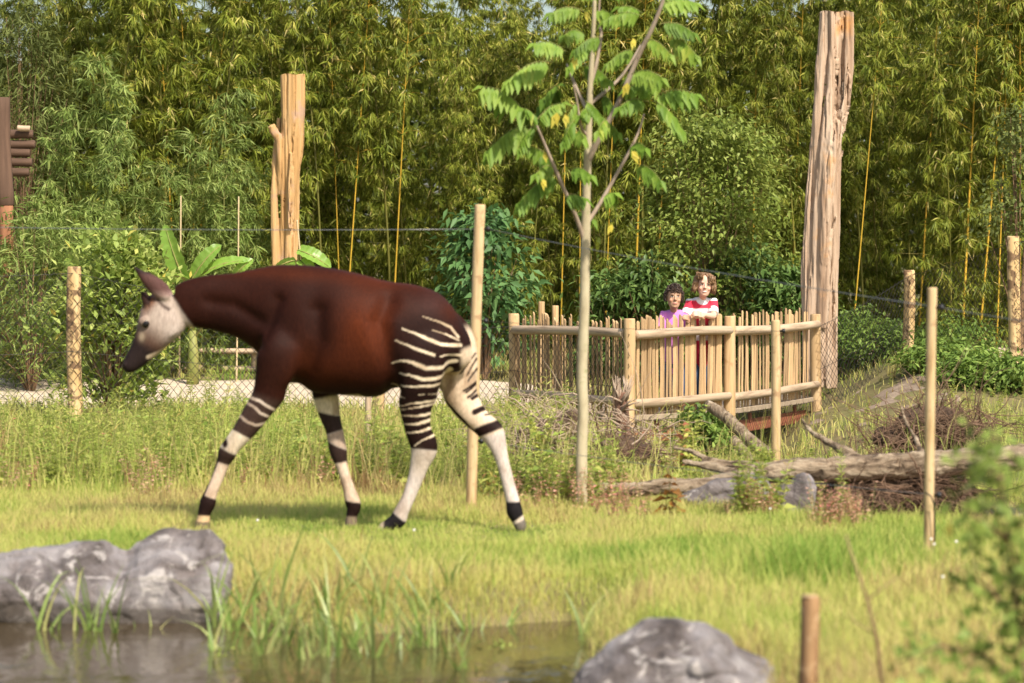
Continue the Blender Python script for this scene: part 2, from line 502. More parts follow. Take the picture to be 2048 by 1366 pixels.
def set_col(me, col):
    at_ = me.color_attributes.new('Col', 'FLOAT_COLOR', 'POINT')
    c = np.ones((len(col), 4))
    c[:, :3] = col
    at_.data.foreach_set('color', c.ravel())

def np_mesh(name, V, F, rnd=None, mi=None, smooth=False):
    """V (n,3), F (m,3) or (m,4) int"""
    me = bpy.data.meshes.new(name)
    k = F.shape[1]
    me.vertices.add(len(V))
    me.vertices.foreach_set('co', V.astype(np.float32).ravel())
    me.loops.add(F.size)
    me.loops.foreach_set('vertex_index', F.astype(np.int32).ravel())
    me.polygons.add(len(F))
    me.polygons.foreach_set('loop_start', np.arange(0, F.size, k, dtype=np.int32))
    me.polygons.foreach_set('loop_total', np.full(len(F), k, dtype=np.int32))
    if mi is not None:
        me.polygons.foreach_set('material_index', mi.astype(np.int32))
    if smooth:
        me.polygons.foreach_set('use_smooth', np.ones(len(F), dtype=bool))
    if rnd is not None:
        a = me.attributes.new('rnd', 'FLOAT', 'POINT')
        a.data.foreach_set('value', rnd.astype(np.float32))
    me.update()
    me.validate()
    return me

# ------------------------------------------------------------------ foliage: arrays of leaves
def unit(a):
    return a / np.maximum(np.linalg.norm(a, axis=-1, keepdims=True), 1e-9)

class Leaves:
    """P base, D direction, N normal, L length, W width, R random 0..1"""
    def __init__(s):
        s.a = {k: [] for k in 'PDNLWR'}
    def add(s, P, D, N, L, W, R):
        n = len(P)
        for k, v in zip('PDNLWR', (P, D, N, L, W, R)):
            v = np.asarray(v, float)
            if v.ndim == 0: v = np.full(n, float(v))
            s.a[k].append(v)
        return s
    def cat(s):
        return {k: np.concatenate(v) for k, v in s.a.items()}
    def placed(s, loc, rz=0.0, sc=1.0):
        """the leaves of this plant, turned, scaled and moved"""
        a = s.cat()
        c, n = math.cos(rz), math.sin(rz)
        Rm = np.array([[c, -n, 0], [n, c, 0], [0, 0, 1]]).T
        return (a['P'] @ Rm * sc + np.asarray(loc), a['D'] @ Rm, a['N'] @ Rm, a['L'] * sc, a['W'] * sc, a['R'])
    def arrays(s, fold=0.12, droop=0.12, wpos=0.4):
        a = s.cat()
        P, D, N, L, W = a['P'], unit(a['D']), a['N'], a['L'][:, None], a['W'][:, None]
        S = unit(np.cross(D, N))
        U = unit(np.cross(S, D))
        mid = P + D * L * wpos
        tip = P + D * L - np.array([0, 0, 1.0]) * L * droop
        l = mid + S * W * 0.5 + U * W * fold
        r = mid - S * W * 0.5 + U * W * fold
        n = len(P)
        V = np.stack([P, r, tip, l], 1).reshape(-1, 3)
        b = np.arange(n)[:, None] * 4
        F = np.concatenate([b + np.array([[0, 1, 2]]), b + np.array([[0, 2, 3]])])
        return V, F, np.repeat(np.clip(a['R'], 0, 1), 4)
    def mesh(s, name, **k):
        V, F, R = s.arrays(**k)
        return np_mesh(name, V, F, R)

def rand_dirs(rng, n):
    return unit(rng.normal(size=(n, 3)))
# ------------------------------------------------------------------ terrain
WATER_Z = -0.17
def shore_in(x, y):
    ys = 12.95 + 0.10 * np.sin(x * 2.3 + 0.5) + 0.06 * np.sin(x * 5.1) - 0.25 * np.exp(-((x + 0.75) / 0.5) ** 2) + 0.38 * ss(-1.05, -1.45, x)
    xs = 0.42 + 0.10 * np.sin(y * 1.9) + 0.5 * ss(11.6, 10.0, y)
    return np.minimum(np.minimum(ys - y, xs - x), y - 4.0)

PATH_L = [(-40, 31.2), (-10, 31.0), (-4, 31.0), (-1.0, 30.8), (0.3, 30.2)]
PATH_R = [(5.4, 33.6), (8, 33.8), (14, 33.8), (40, 34)]
def seg_dist(x, y, pl):
    x = np.asarray(x, float); y = np.asarray(y, float)
    d = np.full(np.broadcast(x, y).shape, 1e9)
    for (ax, ay), (bx, by) in zip(pl[:-1], pl[1:]):
        vx, vy = bx - ax, by - ay
        t = np.clip(((x - ax) * vx + (y - ay) * vy) / (vx * vx + vy * vy), 0, 1)
        d = np.minimum(d, np.hypot(x - ax - t * vx, y - ay - t * vy))
    return d
def in_path(x, y):
    return np.maximum(ss(2.0, 1.7, seg_dist(x, y, PATH_L)) * ss(0.65, 0.40, np.asarray(x, float) - (30 - np.asarray(y, float)) * 0.12), ss(1.5, 1.2, seg_dist(x, y, PATH_R)))
def in_mud(x, y):
    return np.exp(-(((x - 2.75) / 1.0) ** 2 + ((y - 17.15) / 0.88) ** 2) ** 2)

def gz(x, y):
    x = np.asarray(x, float); y = np.asarray(y, float)
    z = 0.07 * (fbm(x * 0.6, y * 0.6, 0, 3, 3) - 0.5) + 0.03 * (fbm(x * 2.5, y * 2.5, 0, 9, 2) - 0.5)
    z = z + 0.33 * ss(29, 37, y)
    z = z + 0.40 * ss(3.3, 4.4, x) * ss(26, 31, y) * (1 - ss(31.0, 33.0, y) * 0.6)
    z = z - 0.60 * np.exp(-((x - 2.15 - (27 - y) * 0.05) / 0.85) ** 2) * ss(20.5, 24.5, y) * (1 - ss(30.5, 32.5, y))
    z = z - 0.20 * in_mud(x, y)
    z = z - 0.55 * ss(-0.3, 0.5, shore_in(x, y))
    far = ss(60, 200, np.hypot(x, y))
    return z * (1 - far) + 0.4 * far
def gz1(x, y):
    return float(gz(np.array([x]), np.array([y]))[0])

def grid_mesh(name, xs, ys, zf, mask=None):
    X, Y = np.meshgrid(xs, ys)
    Z = zf(X, Y)
    V = np.stack([X, Y, Z], -1).reshape(-1, 3)
    nx, ny = len(xs), len(ys)
    i = (np.arange(ny - 1)[:, None] * nx + np.arange(nx - 1)[None, :])
    F = np.stack([i, i + 1, i + 1 + nx, i + nx], -1).reshape(-1, 4)
    if mask is not None:
        cx = (X[:-1, :-1] + X[1:, 1:]) / 2
        cy = (Y[:-1, :-1] + Y[1:, 1:]) / 2
        keep = mask(cx, cy).reshape(-1)
        F = F[keep]
        used = np.unique(F)
        remap = np.zeros(len(V), int)
        remap[used] = np.arange(len(used))
        V, F = V[used], remap[F]
    return np_mesh(name, V, F, smooth=True)

far_a = np.array([-1500, -600, -250, -120, -60, -35, -22, -15, -11.0])
xs = np.concatenate([far_a, np.arange(-9, 9.01, 0.14), -far_a[::-1]])
ys = np.concatenate([[-1500, -500, -150, -50, -20, -8, -2, 1, 3], np.arange(4, 40, 0.14), np.arange(40, 60, 1.0), [65, 80, 120, 200, 400, 900, 2000]])
ground = link('ground', grid_mesh('ground', xs, ys, lambda x, y: gz(x, y) - 0.05 * in_path(x, y)), None, M['ground'])
tag(ground, 'grassy uneven ground sloping gently up behind the footbridge', 'ground', kind='structure')

path = link('sandy_path', grid_mesh('sandy_path', np.concatenate([[-40, -25, -16, -12], np.arange(-9, 9.01, 0.1), [12, 16, 25, 40]]), np.arange(27, 37, 0.1),
            lambda x, y: gz(x, y) + 0.012 - 0.06 * (1 - np.clip(in_path(x, y) * 2.5, 0, 1)), lambda x, y: in_path(x, y) > 0.02), None, M['sand'])
tag(path, 'pale sandy footpath running behind the netting to the bridge', 'path', kind='structure')
mud = link('mud', grid_mesh('mud', np.arange(1.2, 4.6, 0.06), np.arange(15.8, 18.8, 0.06),
           lambda x, y: gz(x, y) + 0.03 * (fbm(x * 6, y * 6, 0, 5, 3) - 0.35) + 0.02 - 0.09 * ss(0.45, 0.10, in_mud(x, y)), lambda x, y: in_mud(x, y) > 0.08), None, M['mud'])
tag(mud, 'bare brown mud beneath the fallen trunk', 'mud', kind='structure')

def in_bank(x, y):
    return np.exp(-(((x - 3.75) / 0.75) ** 2 + ((y - 28.6) / 1.7) ** 2) ** 2)
bank = link('earth_bank', grid_mesh('earth_bank', np.arange(2.6, 5.0, 0.07), np.arange(26.0, 31.2, 0.07),
            lambda x, y: gz(x, y) + 0.10 * (fbm(x * 3, y * 3, 0, 6, 5) - 0.45) - 0.01 - 0.10 * ss(0.5, 0.12, in_bank(x, y)), lambda x, y: in_bank(x, y) > 0.1), None, M['mud'])
tag(bank, 'bare brown earth slope behind the netting beside the bridge', 'bank', kind='structure')

# water: brown pond, rippled
wm, nt, p, out = new_mat('pond_water')
vec = coords(nt, (1, 0.45, 1))
n1 = noise_node(nt, vec, 7.0, 4, 0.55, 0.6)
b = nt.nodes.new('ShaderNodeBump')
b.inputs['Strength'].default_value = 0.22
b.inputs['Distance'].default_value = 0.03
nt.links.new(n1.outputs['Fac'], b.inputs['Height'])
nt.links.new(b.outputs[0], p.inputs['Normal'])
p.inputs['Base Color'].default_value = (0.055, 0.038, 0.018, 1)
p.inputs['Roughness'].default_value = 0.05
p.inputs['IOR'].default_value = 1.33
p.inputs['Specular IOR Level'].default_value = 0.6
water = link('pond_water', grid_mesh('pond_water', np.arange(-9, 1.61, 0.1), np.arange(3.6, 13.8, 0.1), lambda x, y: np.full(x.shape, WATER_Z), lambda x, y: (shore_in(x, y) > -0.45)), None, wm)
tag(water, 'murky brown rippled pond water', 'water', kind='structure')

# ------------------------------------------------------------------ grass (uncountable)
def grass_blades(n, xfun, yr, hrange, wid, seed, dens=None):
    rng = np.random.default_rng(seed)
    y = rng.uniform(yr[0], yr[1], n)
    x = rng.uniform(-1, 1, n) * xfun(y)
    keep = (shore_in(x, y) < -0.06 + 0.10 * rng.random(n)) & (in_path(x, y) < 0.25) & (in_mud(x, y) < 0.35 * rng.random(n) + 0.05) & (np.exp(-(((x - 3.75) / 0.75) ** 2 + ((y - 28.6) / 1.7) ** 2) ** 2) < 1.5 * rng.random(n) + 0.1)
    if dens is not None:
        keep &= rng.random(n) < dens(x, y)
    x, y = x[keep], y[keep]
    n = len(x)
    z = gz(x, y) - 0.01
    h = rng.uniform(hrange[0], hrange[1], n) * (0.55 + 0.9 * fbm(x * 1.7, y * 1.7, 0, 21, 3))
    feet = ss(14.6, 15.0, y) * ss(16.6, 16.2, y) * ss(-2.1, -1.8, x) * ss(0.45, 0.2, x)      # cropped short where the animal walks
    h = h * (1 - 0.5 * feet)
    patch = 0.6 * fbm(x * 0.9, y * 0.7, 0, 31, 4) + 0.4 * fbm(x * 3.5, y * 2.5, 0, 35, 3)
    R = np.clip(0.52 + (patch - 0.5) * 1.7 + rng.normal(0, 0.17, n), 0, 1)
    a = rng.uniform(0, 2 * np.pi, n)
    lean = rng.uniform(0.05, 0.75, n) * h
    w = wid * rng.uniform(0.6, 1.3, n)
    dx, dy = np.cos(a) * lean, np.sin(a) * lean
    sa = rng.uniform(-0.9, 0.9, n)                     # most blades show their breadth
    sx, sy = np.cos(sa) * w / 2, np.sin(sa) * w / 2
    B = np.stack([x, y, z], 1)
    V = np.stack([
        B + np.stack([sx, sy, 0 * z], 1), B - np.stack([sx, sy, 0 * z], 1),
        B + np.stack([dx * .35 + sx * .8, dy * .35 + sy * .8, h * .6], 1), B + np.stack([dx * .35 - sx * .8, dy * .35 - sy * .8, h * .6], 1),
        B + np.stack([dx, dy, h * rng.uniform(.75, 1.0, n)], 1)], 1).reshape(-1, 3)
    b = np.arange(n)[:, None] * 5
    F = np.concatenate([b + np.array([[0, 1, 3]]), b + np.array([[0, 3, 2]]), b + np.array([[2, 3, 4]])])
    return V, F, np.repeat(R, 5)

def merge(parts):
    Vs, Fs, Rs, o = [], [], [], 0
    for V, F, R in parts:
        Vs.append(V); Fs.append(F + o); Rs.append(R); o += len(V)
    return np.concatenate(Vs), np.concatenate(Fs), np.concatenate(Rs)

def dark_tuft(x, y):
    return np.exp(-(((x - 1.36) / 0.20) ** 2 + ((y - 13.0) / 0.22) ** 2)) * (0.35 + 0.65 * vn(x * 9, y * 9, 0, 63))
parts = [grass_blades(320000, lambda y: 0.185 * y + 0.4, (9.6, 18.5), (0.035, 0.105), 0.0037, 101),
         grass_blades(15000, lambda y: 0.185 * y + 0.5, (9.6, 13.9), (0.09, 0.22), 0.0042, 105),
         grass_blades(4500, lambda y: 0.185 * y + 0.5, (13.9, 18.0), (0.08, 0.18), 0.004, 106),
         grass_blades(48000, lambda y: 0.185 * y + 1.2, (18, 27.5), (0.05, 0.20), 0.008, 102, lambda x, y: 1 - 0.8 * ss(0.5, 1.3, x)),
         grass_blades(6500, lambda y: 0.185 * y + 0.8, (17.9, 24), (0.25, 0.6), 0.005, 107, lambda x, y: 1 - 0.85 * ss(0.0, 1.0, x)),
         grass_blades(26000, lambda y: 0.2 * y + 1.0, (27, 37), (0.05, 0.18), 0.012, 103, lambda x, y: 1 - 0.75 * ss(2.2, 3.4, x) * ss(31.5, 30.5, y))]
V, F, R = grass_blades(30000, lambda y: 0 * y + 2.2, (12.2, 13.9), (0.14, 0.30), 0.006, 104, dark_tuft)
parts.append((V, F, np.clip(R * 0.2 + 0.82, 0, 1)))
V, F, R = merge(parts)
grass = link('grass', np_mesh('grass', V, F, R), None, M['grass'])
tag(grass, 'short yellow green meadow grass along the pond bank', 'grass', kind='stuff')

# ------------------------------------------------------------------ plant templates
def bamboo_template(rng, H, bare, step=0.19, nb=3, ncl=7, nl=9, L=(0.10, 0.165), W=0.019, lean=0.4, r0=0.02, blen=(0.35, 0.85), droopy=0.55):
    lv, mb = Leaves(), MB()
    az0 = rng.uniform(0, 6.28)
    zs = np.linspace(0, H, 16)
    def cx(z):
        t = z / H
        o = lean * (0.25 * t + 0.75 * t ** 3)
        return np.array([math.cos(az0) * o, math.sin(az0) * o, z - 0.10 * lean * t ** 4 * H * 0.3])
    mb.tube([cx(z) for z in zs], [max(0.003, r0 * (1 - 0.85 * (z / H))) for z in zs], 6)
    z = bare
    while z < H:
        t = z / H
        for b in range(nb):
            az = rng.uniform(0, 2 * math.pi)
            ln = rng.uniform(*blen) * (1 - 0.55 * t) * (0.55 if z < bare + 0.4 else 1)
            p0 = cx(z)
            d = np.array([math.cos(az), math.sin(az), 0.55])
            d /= np.linalg.norm(d)
            p1 = p0 + d * ln * 0.55
            p2 = p0 + d * ln * 0.8 + np.array([math.cos(az), math.sin(az), -0.35]) * ln * 0.3
            mb.tube([p0, p1, p2], [0.0045, 0.003, 0.0015], 3, cap=False)
            u = rng.uniform(0.3, 1.05, ncl)[:, None]
            q = np.where(u < 0.6, p0 + (p1 - p0) * (u / 0.6), p1 + (p2 - p1) * ((u - 0.6) / 0.4)) + rng.normal(0, 0.035, (ncl, 3))
            n = ncl * nl
            P = np.repeat(q, nl, 0) + rng.normal(0, 0.012, (n, 3))
            D = rng.normal(0, 0.55, (n, 3)) + np.array([math.cos(az), math.sin(az), 0]) * 0.45 + np.array([0, 0, -droopy * 1.6])
            N = rng.normal(0, 0.5, (n, 3)) + np.array([0, 0, 1.0]) + np.array([math.cos(az), math.sin(az), 0]) * 0.4
            Lr = rng.uniform(L[0], L[1], n)
            R = np.clip(rng.normal(0.5 + 0.12 * t, 0.16, n) + np.repeat(rng.normal(0, 0.13, ncl), nl), 0, 1)
            R = np.where(rng.random(n) < 0.025, 1.0, np.minimum(R, 0.95))
            lv.add(P, unit(D), N, Lr, W * rng.uniform(0.7, 1.25, n), R)
        z += step * rng.uniform(0.8, 1.25)
    return lv, mb

def bush_template(rng, H, R, nclump, nleaf, L, W, zlo=0.1, spread=0.16, droop=0.3, r0=0.012, up=0.2, flat=0.6):
    """stems rising from the base to leaf clumps spread through an uneven ovoid crown"""
    lv, mb = Leaves(), MB()
    for k in range(nclump):
        t = rng.uniform(zlo, 1.0) ** 0.9
        rr = R * math.sin(math.pi * min(1, 0.12 + 0.80 * t)) ** 0.7 * math.sqrt(rng.uniform(0.08, 1)) * rng.uniform(0.75, 1.2)
        az = rng.uniform(0, 2 * math.pi)
        c = np.array([math.cos(az) * rr, math.sin(az) * rr, H * t])
        mid = np.array([c[0] * 0.35, c[1] * 0.35, c[2] * 0.5])
        if k % 2 == 0:
            mb.tube([(0.02 * math.cos(az), 0.02 * math.sin(az), -0.02), mid, c], [r0, r0 * 0.6, r0 * 0.25], 4, cap=False)
        out = np.array([math.cos(az), math.sin(az), up])
        P = c + rng.normal(0, spread, (nleaf, 3)) * np.array([1, 1, flat])
        D = rng.normal(0, 0.7, (nleaf, 3)) + out * 0.8 + np.array([0, 0, -droop])
        N = rng.normal(0, 0.4, (nleaf, 3)) + np.array([0, 0, 1.0]) + out * 0.3
        tone = rng.normal(0.5, 0.12)
        lv.add(P, unit(D), N, rng.uniform(L * 0.65, L * 1.2, nleaf), rng.uniform(W * 0.7, W * 1.2, nleaf), np.clip(rng.normal(tone, 0.2, nleaf), 0, 1))
    return lv, mb

def herb_template(rng, H, nst, npair, L, W, lean=0.25, red=0.0, base=0.5, tip_up=0.35):
    lv, mb = Leaves(), MB()
    for s in range(nst):
        az = rng.uniform(0, 6.28)
        h = H * rng.uniform(0.65, 1.05)
        top = np.array([math.cos(az) * lean * h, math.sin(az) * lean * h, h])
        b0 = rng.normal(0, 0.02, 3) * np.array([1, 1, 0])
        mid = b0 + (top - b0) * 0.5 * np.array([0.7, 0.7, 1.05])
        mb.tube([b0, mid, top], [0.004, 0.003, 0.0015], 3, cap=False)
        t = np.repeat(np.linspace(0.12, 1.0, npair), 2)
        n = len(t)
        P = np.where(t[:, None] < 0.5, b0 + (mid - b0) * (t[:, None] * 2), mid + (top - mid) * (t[:, None] * 2 - 1))
        a = np.arange(n) * 2.4 + rng.uniform(0, 6)
        D = np.stack([np.cos(a), np.sin(a), np.full(n, tip_up) + rng.normal(0, 0.25, n)], 1)
        N = np.stack([-np.cos(a) * 0.3, -np.sin(a) * 0.3, np.ones(n)], 1) + rng.normal(0, 0.6, (n, 3))
        sz = (1 - 0.55 * t) * rng.uniform(0.7, 1.2, n)
        tone = rng.normal(base, 0.12)
        Rr = np.clip(rng.normal(tone, 0.12, n) + red * t * 0.4, 0, 1)
        lv.add(P, unit(D), N, L * sz, W * sz, Rr)
    return lv, mb

def plant_meshes(name, tpl, **k):
    lv, mb = tpl
    return lv.mesh(name + '_foliage', **k), mb.mesh(name + '_stem')

def place_plant(name, label, cat, group, loc, meshes, leafmat, stemmat, rz=0.0, sc=1.0, parts=('foliage', 'stem')):
    t = thing(name, label, cat, loc, rz, group)
    t.scale = (sc, sc, sc)
    link(parts[0], meshes[0], t, leafmat)
    link(parts[1], meshes[1], t, stemmat)
    return t

# ------------------------------------------------------------------ bamboo grove
rng = np.random.default_rng(11)
tall = [plant_meshes('bamboo', bamboo_template(rng, rng.uniform(5.3, 6.6), rng.choice([0.3, 0.5, 1.4, 2.2]), lean=rng.uniform(0.3, 1.0))) for k in range(9)]
low = [plant_meshes('bamboo', bamboo_template(rng, rng.uniform(2.0, 3.6), 0.15, step=0.14, nl=8, lean=rng.uniform(0.3, 0.7), r0=0.012)) for k in range(4)]
BL = 'tall leafy bamboo with narrow drooping leaves in the dense grove'
rows = [(35.6, 0.74, 0.24), (36.8, 0.64, 0.28), (38.2, 0.62, 0.32), (39.8, 0.66, 0.32), (41.6, 0.78, 0.25), (44.0, 0.85, 0.2)]
count = 0
for ri, (yy, dx, plow) in enumerate(rows):
    x = -0.2 * yy - 1.8
    while x < 0.2 * yy + 1.8:
        xx, y2 = x + rng.uniform(-0.25, 0.25), yy + rng.uniform(-0.45, 0.45)
        is_low = rng.random() < plow
        me = (low if is_low else tall)[rng.integers(0, 4 if is_low else 9)]
        sc = rng.uniform(0.86, 1.08)
        if not is_low:                      # the sky shows over the grove in a few dips
            sc *= 1.0 - 0.20 * math.exp(-((xx + 0.0) / 0.9) ** 2) - 0.15 * math.exp(-((xx + 7.0) / 1.0) ** 2) - 0.12 * math.exp(-((xx - 3.9) / 0.8) ** 2) + 0.12 * math.exp(-((xx + 3.6) / 1.5) ** 2)
        if is_low:
            place_plant('bamboo', 'low leafy bamboo shoot filling the foot of the grove', 'bamboo', 'low bamboo at the foot of the grove', (xx, y2 - 0.3, gz1(xx, y2 - 0.3) - 0.02), me, M['bamboo_leaf'], M['culm_green'], rng.uniform(0, 6.28), sc)
        else:
            place_plant('bamboo', BL, 'bamboo', 'tall bamboo of the grove', (xx, y2, gz1(xx, y2) - 0.02), me, M['bamboo_leaf'], M['culm_green'], rng.uniform(0, 6.28), sc)
        x += dx * rng.uniform(0.75, 1.25)
        count += 1

# bare yellow culms that show singly in the dark gaps: tall bamboo with leaves only above
def bare_culm(px0, py0, px1, py1, D, r):
    a, b_ = at(px0, py0, D), at(px1, py1, D)
    d = (a - b_) / max(1e-3, (a.z - b_.z))
    g = gz1(b_.x, D)
    base = b_ + d * (g - b_.z)
    top = base + d * (5.6 + rng.uniform(-0.3, 0.5) - g)
    t = thing('bamboo', 'slender bamboo with a bare golden stem standing out before the dark grove', 'bamboo', (base.x, D, g - 0.03), 0, 'bare stemmed bamboo before the grove')
    H = (top - base).length
    lv, mb = bamboo_template(rng, H, H * rng.uniform(0.42, 0.58), lean=0.0, r0=r, step=0.2, nb=3, ncl=5)
    ax = (top - base).normalized()
    q = Vector((0, 0, 1)).rotation_difference(ax)
    for nm, me, mt in (('foliage', lv.mesh('bamboo_foliage'), M['bamboo_leaf']), ('stem', mb.mesh('bamboo_stem'), M['culm'])):
        o = link(nm, me, t, mt)
        o.rotation_euler = q.to_euler()
for c in [(1866, 180, 1845, 540, .019), (1945, 260, 1924, 680, .024), (1992, 290, 1962, 640, .020), (1512, 130, 1505, 560, .017), (1283, 230, 1273, 520, .022),
          (1162, 160, 1160, 470, .015), (1225, 250, 1215, 520, .014), (365, 60, 378, 280, .020), (322, 60, 336, 320, .018), (448, 60, 430, 210, .016),
          (720, 250, 708, 420, .016), (810, 180, 800, 370, .018), (2040, 300, 2040, 520, .016), (665, 180, 672, 380, .014), (1735, 330, 1720, 500, .013), (1590, 420, 1583, 600, .014), (2003, 420, 1998, 560, .014), (1335, 180, 1322, 420, .015), (1130, 300, 1126, 470, .014)]:
    bare_culm(*c[:4], (35.2 if c[0] > 1700 else 35.9) + rng.uniform(-0.2, 0.2), c[4] * 0.78)

# a far wood behind the grove closes the view
lvw = Leaves()
n = 70000
P = np.stack([rng.uniform(-16, 16, n), rng.uniform(46.5, 50, n), np.zeros(n)], 1)
topz = 4.6 + 2.2 * fbm(P[:, 0] * 0.45, 0.3, 0, 77, 3) - 1.1 * np.exp(-((P[:, 0] - 0.1) / 0.9) ** 2) - 0.9 * np.exp(-((P[:, 0] + 8.3) / 1.0) ** 2)
P[:, 2] = 0.3 + (topz - 0.3) * rng.random(n) ** 0.8
lvw.add(P, rand_dirs(rng, n) + np.array([0, -0.2, -0.3]), rand_dirs(rng, n) + np.array([0, -0.5, 0.6]), rng.uniform(0.16, 0.34, n), rng.uniform(0.07, 0.15, n), np.clip(rng.normal(0.4, 0.2, n), 0, 0.9))
tag(link('far_wood', lvw.mesh('far_wood'), None, M['bamboo_leaf']), 'dark wood closing the view behind the bamboo', 'wood', kind='stuff')
# ------------------------------------------------------------------ footbridge and its paling fence
def log_between(name, p0, p1, r0, r1, mat, parent=None, sides=12, nseg=8, wob=0.05, jit=0.05, rng_=random, cut=0.0):
    """a round pole in its own frame (z along the wood), ends cut square, rim slightly chamfered"""
    p0, p1 = Vector(p0), Vector(p1)
    L = (p1 - p0).length
    mb = MB()
    zs = [0, 0.012 * L / max(L, .5)] + [L * (i + 1) / nseg for i in range(nseg - 1)] + [L * (1 - 0.012 / max(L, .5)), L]
    ph = rng_.uniform(0, 6)
    prof = [1 + rng_.uniform(-jit, jit) for _ in range(sides)]
    rings = []
    for i, z in enumerate(zs):
        t = z / L
        r = (r0 + (r1 - r0) * t) * (1 + rng_.uniform(-jit, jit) * 0.6)
        if i in (0, len(zs) - 1): r *= 0.90
        ox = wob * r0 * math.sin(ph + t * 5.0)
        oy = wob * r0 * math.cos(ph * 1.7 + t * 4.0)
        rings.append([Vector((ox + math.cos(2 * math.pi * k / sides) * r * prof[k], oy + math.sin(2 * math.pi * k / sides) * r * prof[k], z + (cut * math.cos(2 * math.pi * k / sides) * r if i >= len(zs) - 2 else 0))) for k in range(sides)])
    mb.ring_tube(rings)
    o = mb.build(name, mat)
    o.location = p0
    o.rotation_mode = 'QUATERNION'
    o.rotation_quaternion = (p1 - p0).to_track_quat('Z', 'Y')
    if parent is not None:
        adopt(o, parent)
    return o

DECK_Z = 0.085
FP = [(1028, 28.1), (1258, 26.0), (1460, 27.2), (1632, 29.8)]
FX = [Vector(((px - 1024) / FPX * D, D, 0)) for px, D in FP]
fence = thing('paling_fence', 'low bridge fence of split chestnut pales on round posts and rails', 'fence', (FX[1].x, FX[1].y, gz1(FX[1].x, FX[1].y)))
tops = [627, 637, 632, 628]
for i, ((px, D), tp) in enumerate(zip(FP, tops)):
    topp = at(px, tp, D)
    g = gz1(topp.x, D)
    log_between('post', (topp.x, D, min(g, -0.15) - 0.1), topp, 0.060, 0.054, M['peeled'], fence, wob=0.1)
slat_meshes = []
for k in range(7):
    r = random.Random(50 + k)
    mb = MB()
    sides = 6
    a, b_ = r.uniform(0.8, 1.25), r.uniform(0.55, 0.85)
    prof = [r.uniform(0.85, 1.15) for _ in range(sides)]
    rings = []
    for z in (0, .25, .5, .75, .985, 1.0):
        ox, oy = r.uniform(-.16, .16), r.uniform(-.1, .1)
        sc = 0.8 if z == 1.0 else 1
        rings.append([Vector((ox + a * sc * prof[j] * math.cos(2 * math.pi * j / sides), oy + b_ * sc * prof[j] * math.sin(2 * math.pi * j / sides), z - (0.012 * math.cos(j) if z > .98 else 0))) for j in range(sides)])
    mb.ring_tube(rings)
    me = mb.mesh('slat', smooth=False)
    me.materials.append(M['slat'])
    slat_meshes.append(me)
zr_top, zr_bot = 0.845, 0.215
ns = [27, 29, 28]
for s in range(3):
    A, B = FX[s], FX[s + 1]
    d = (B - A).normalized()
    nrm = Vector((d.y, -d.x, 0))            # towards the camera
    L = (B - A).length
    for z, r in ((zr_top, 0.046), (zr_bot, 0.043)):
        zz = Vector((0, 0, z))
        log_between('rail', A + d * 0.05 + nrm * 0.03 + zz, B - d * 0.05 + nrm * 0.03 + zz, r, r * 0.92, M['peeled_grey'], fence, wob=0.25)
    n = ns[s]
    ang = math.atan2(d.y, d.x)
    for k in range(n):
        u = 0.075 + (L - 0.15) * (k + 0.5 + random.uniform(-0.28, 0.28)) / n
        p0 = A + d * u - nrm * (0.038 + random.uniform(0, 0.012))
        h = random.uniform(0.95, 1.03) - (0.02 if s == 0 else 0.022 if s == 1 else 0)
        z0 = 0.05 + random.uniform(-0.02, 0.03)
        o = bpy.data.objects.new('slat', random.choice(slat_meshes))
        C.objects.link(o)
        w = random.choice([0.012, 0.014, 0.016, 0.018, 0.021, 0.025])
        o.scale = (w, w, h - z0)
        o.location = (p0.x, p0.y, z0)
        o.rotation_euler = (random.uniform(-.015, .015), random.uniform(-.030, .030), ang + random.uniform(-.2, .2))
        adopt(o, fence)

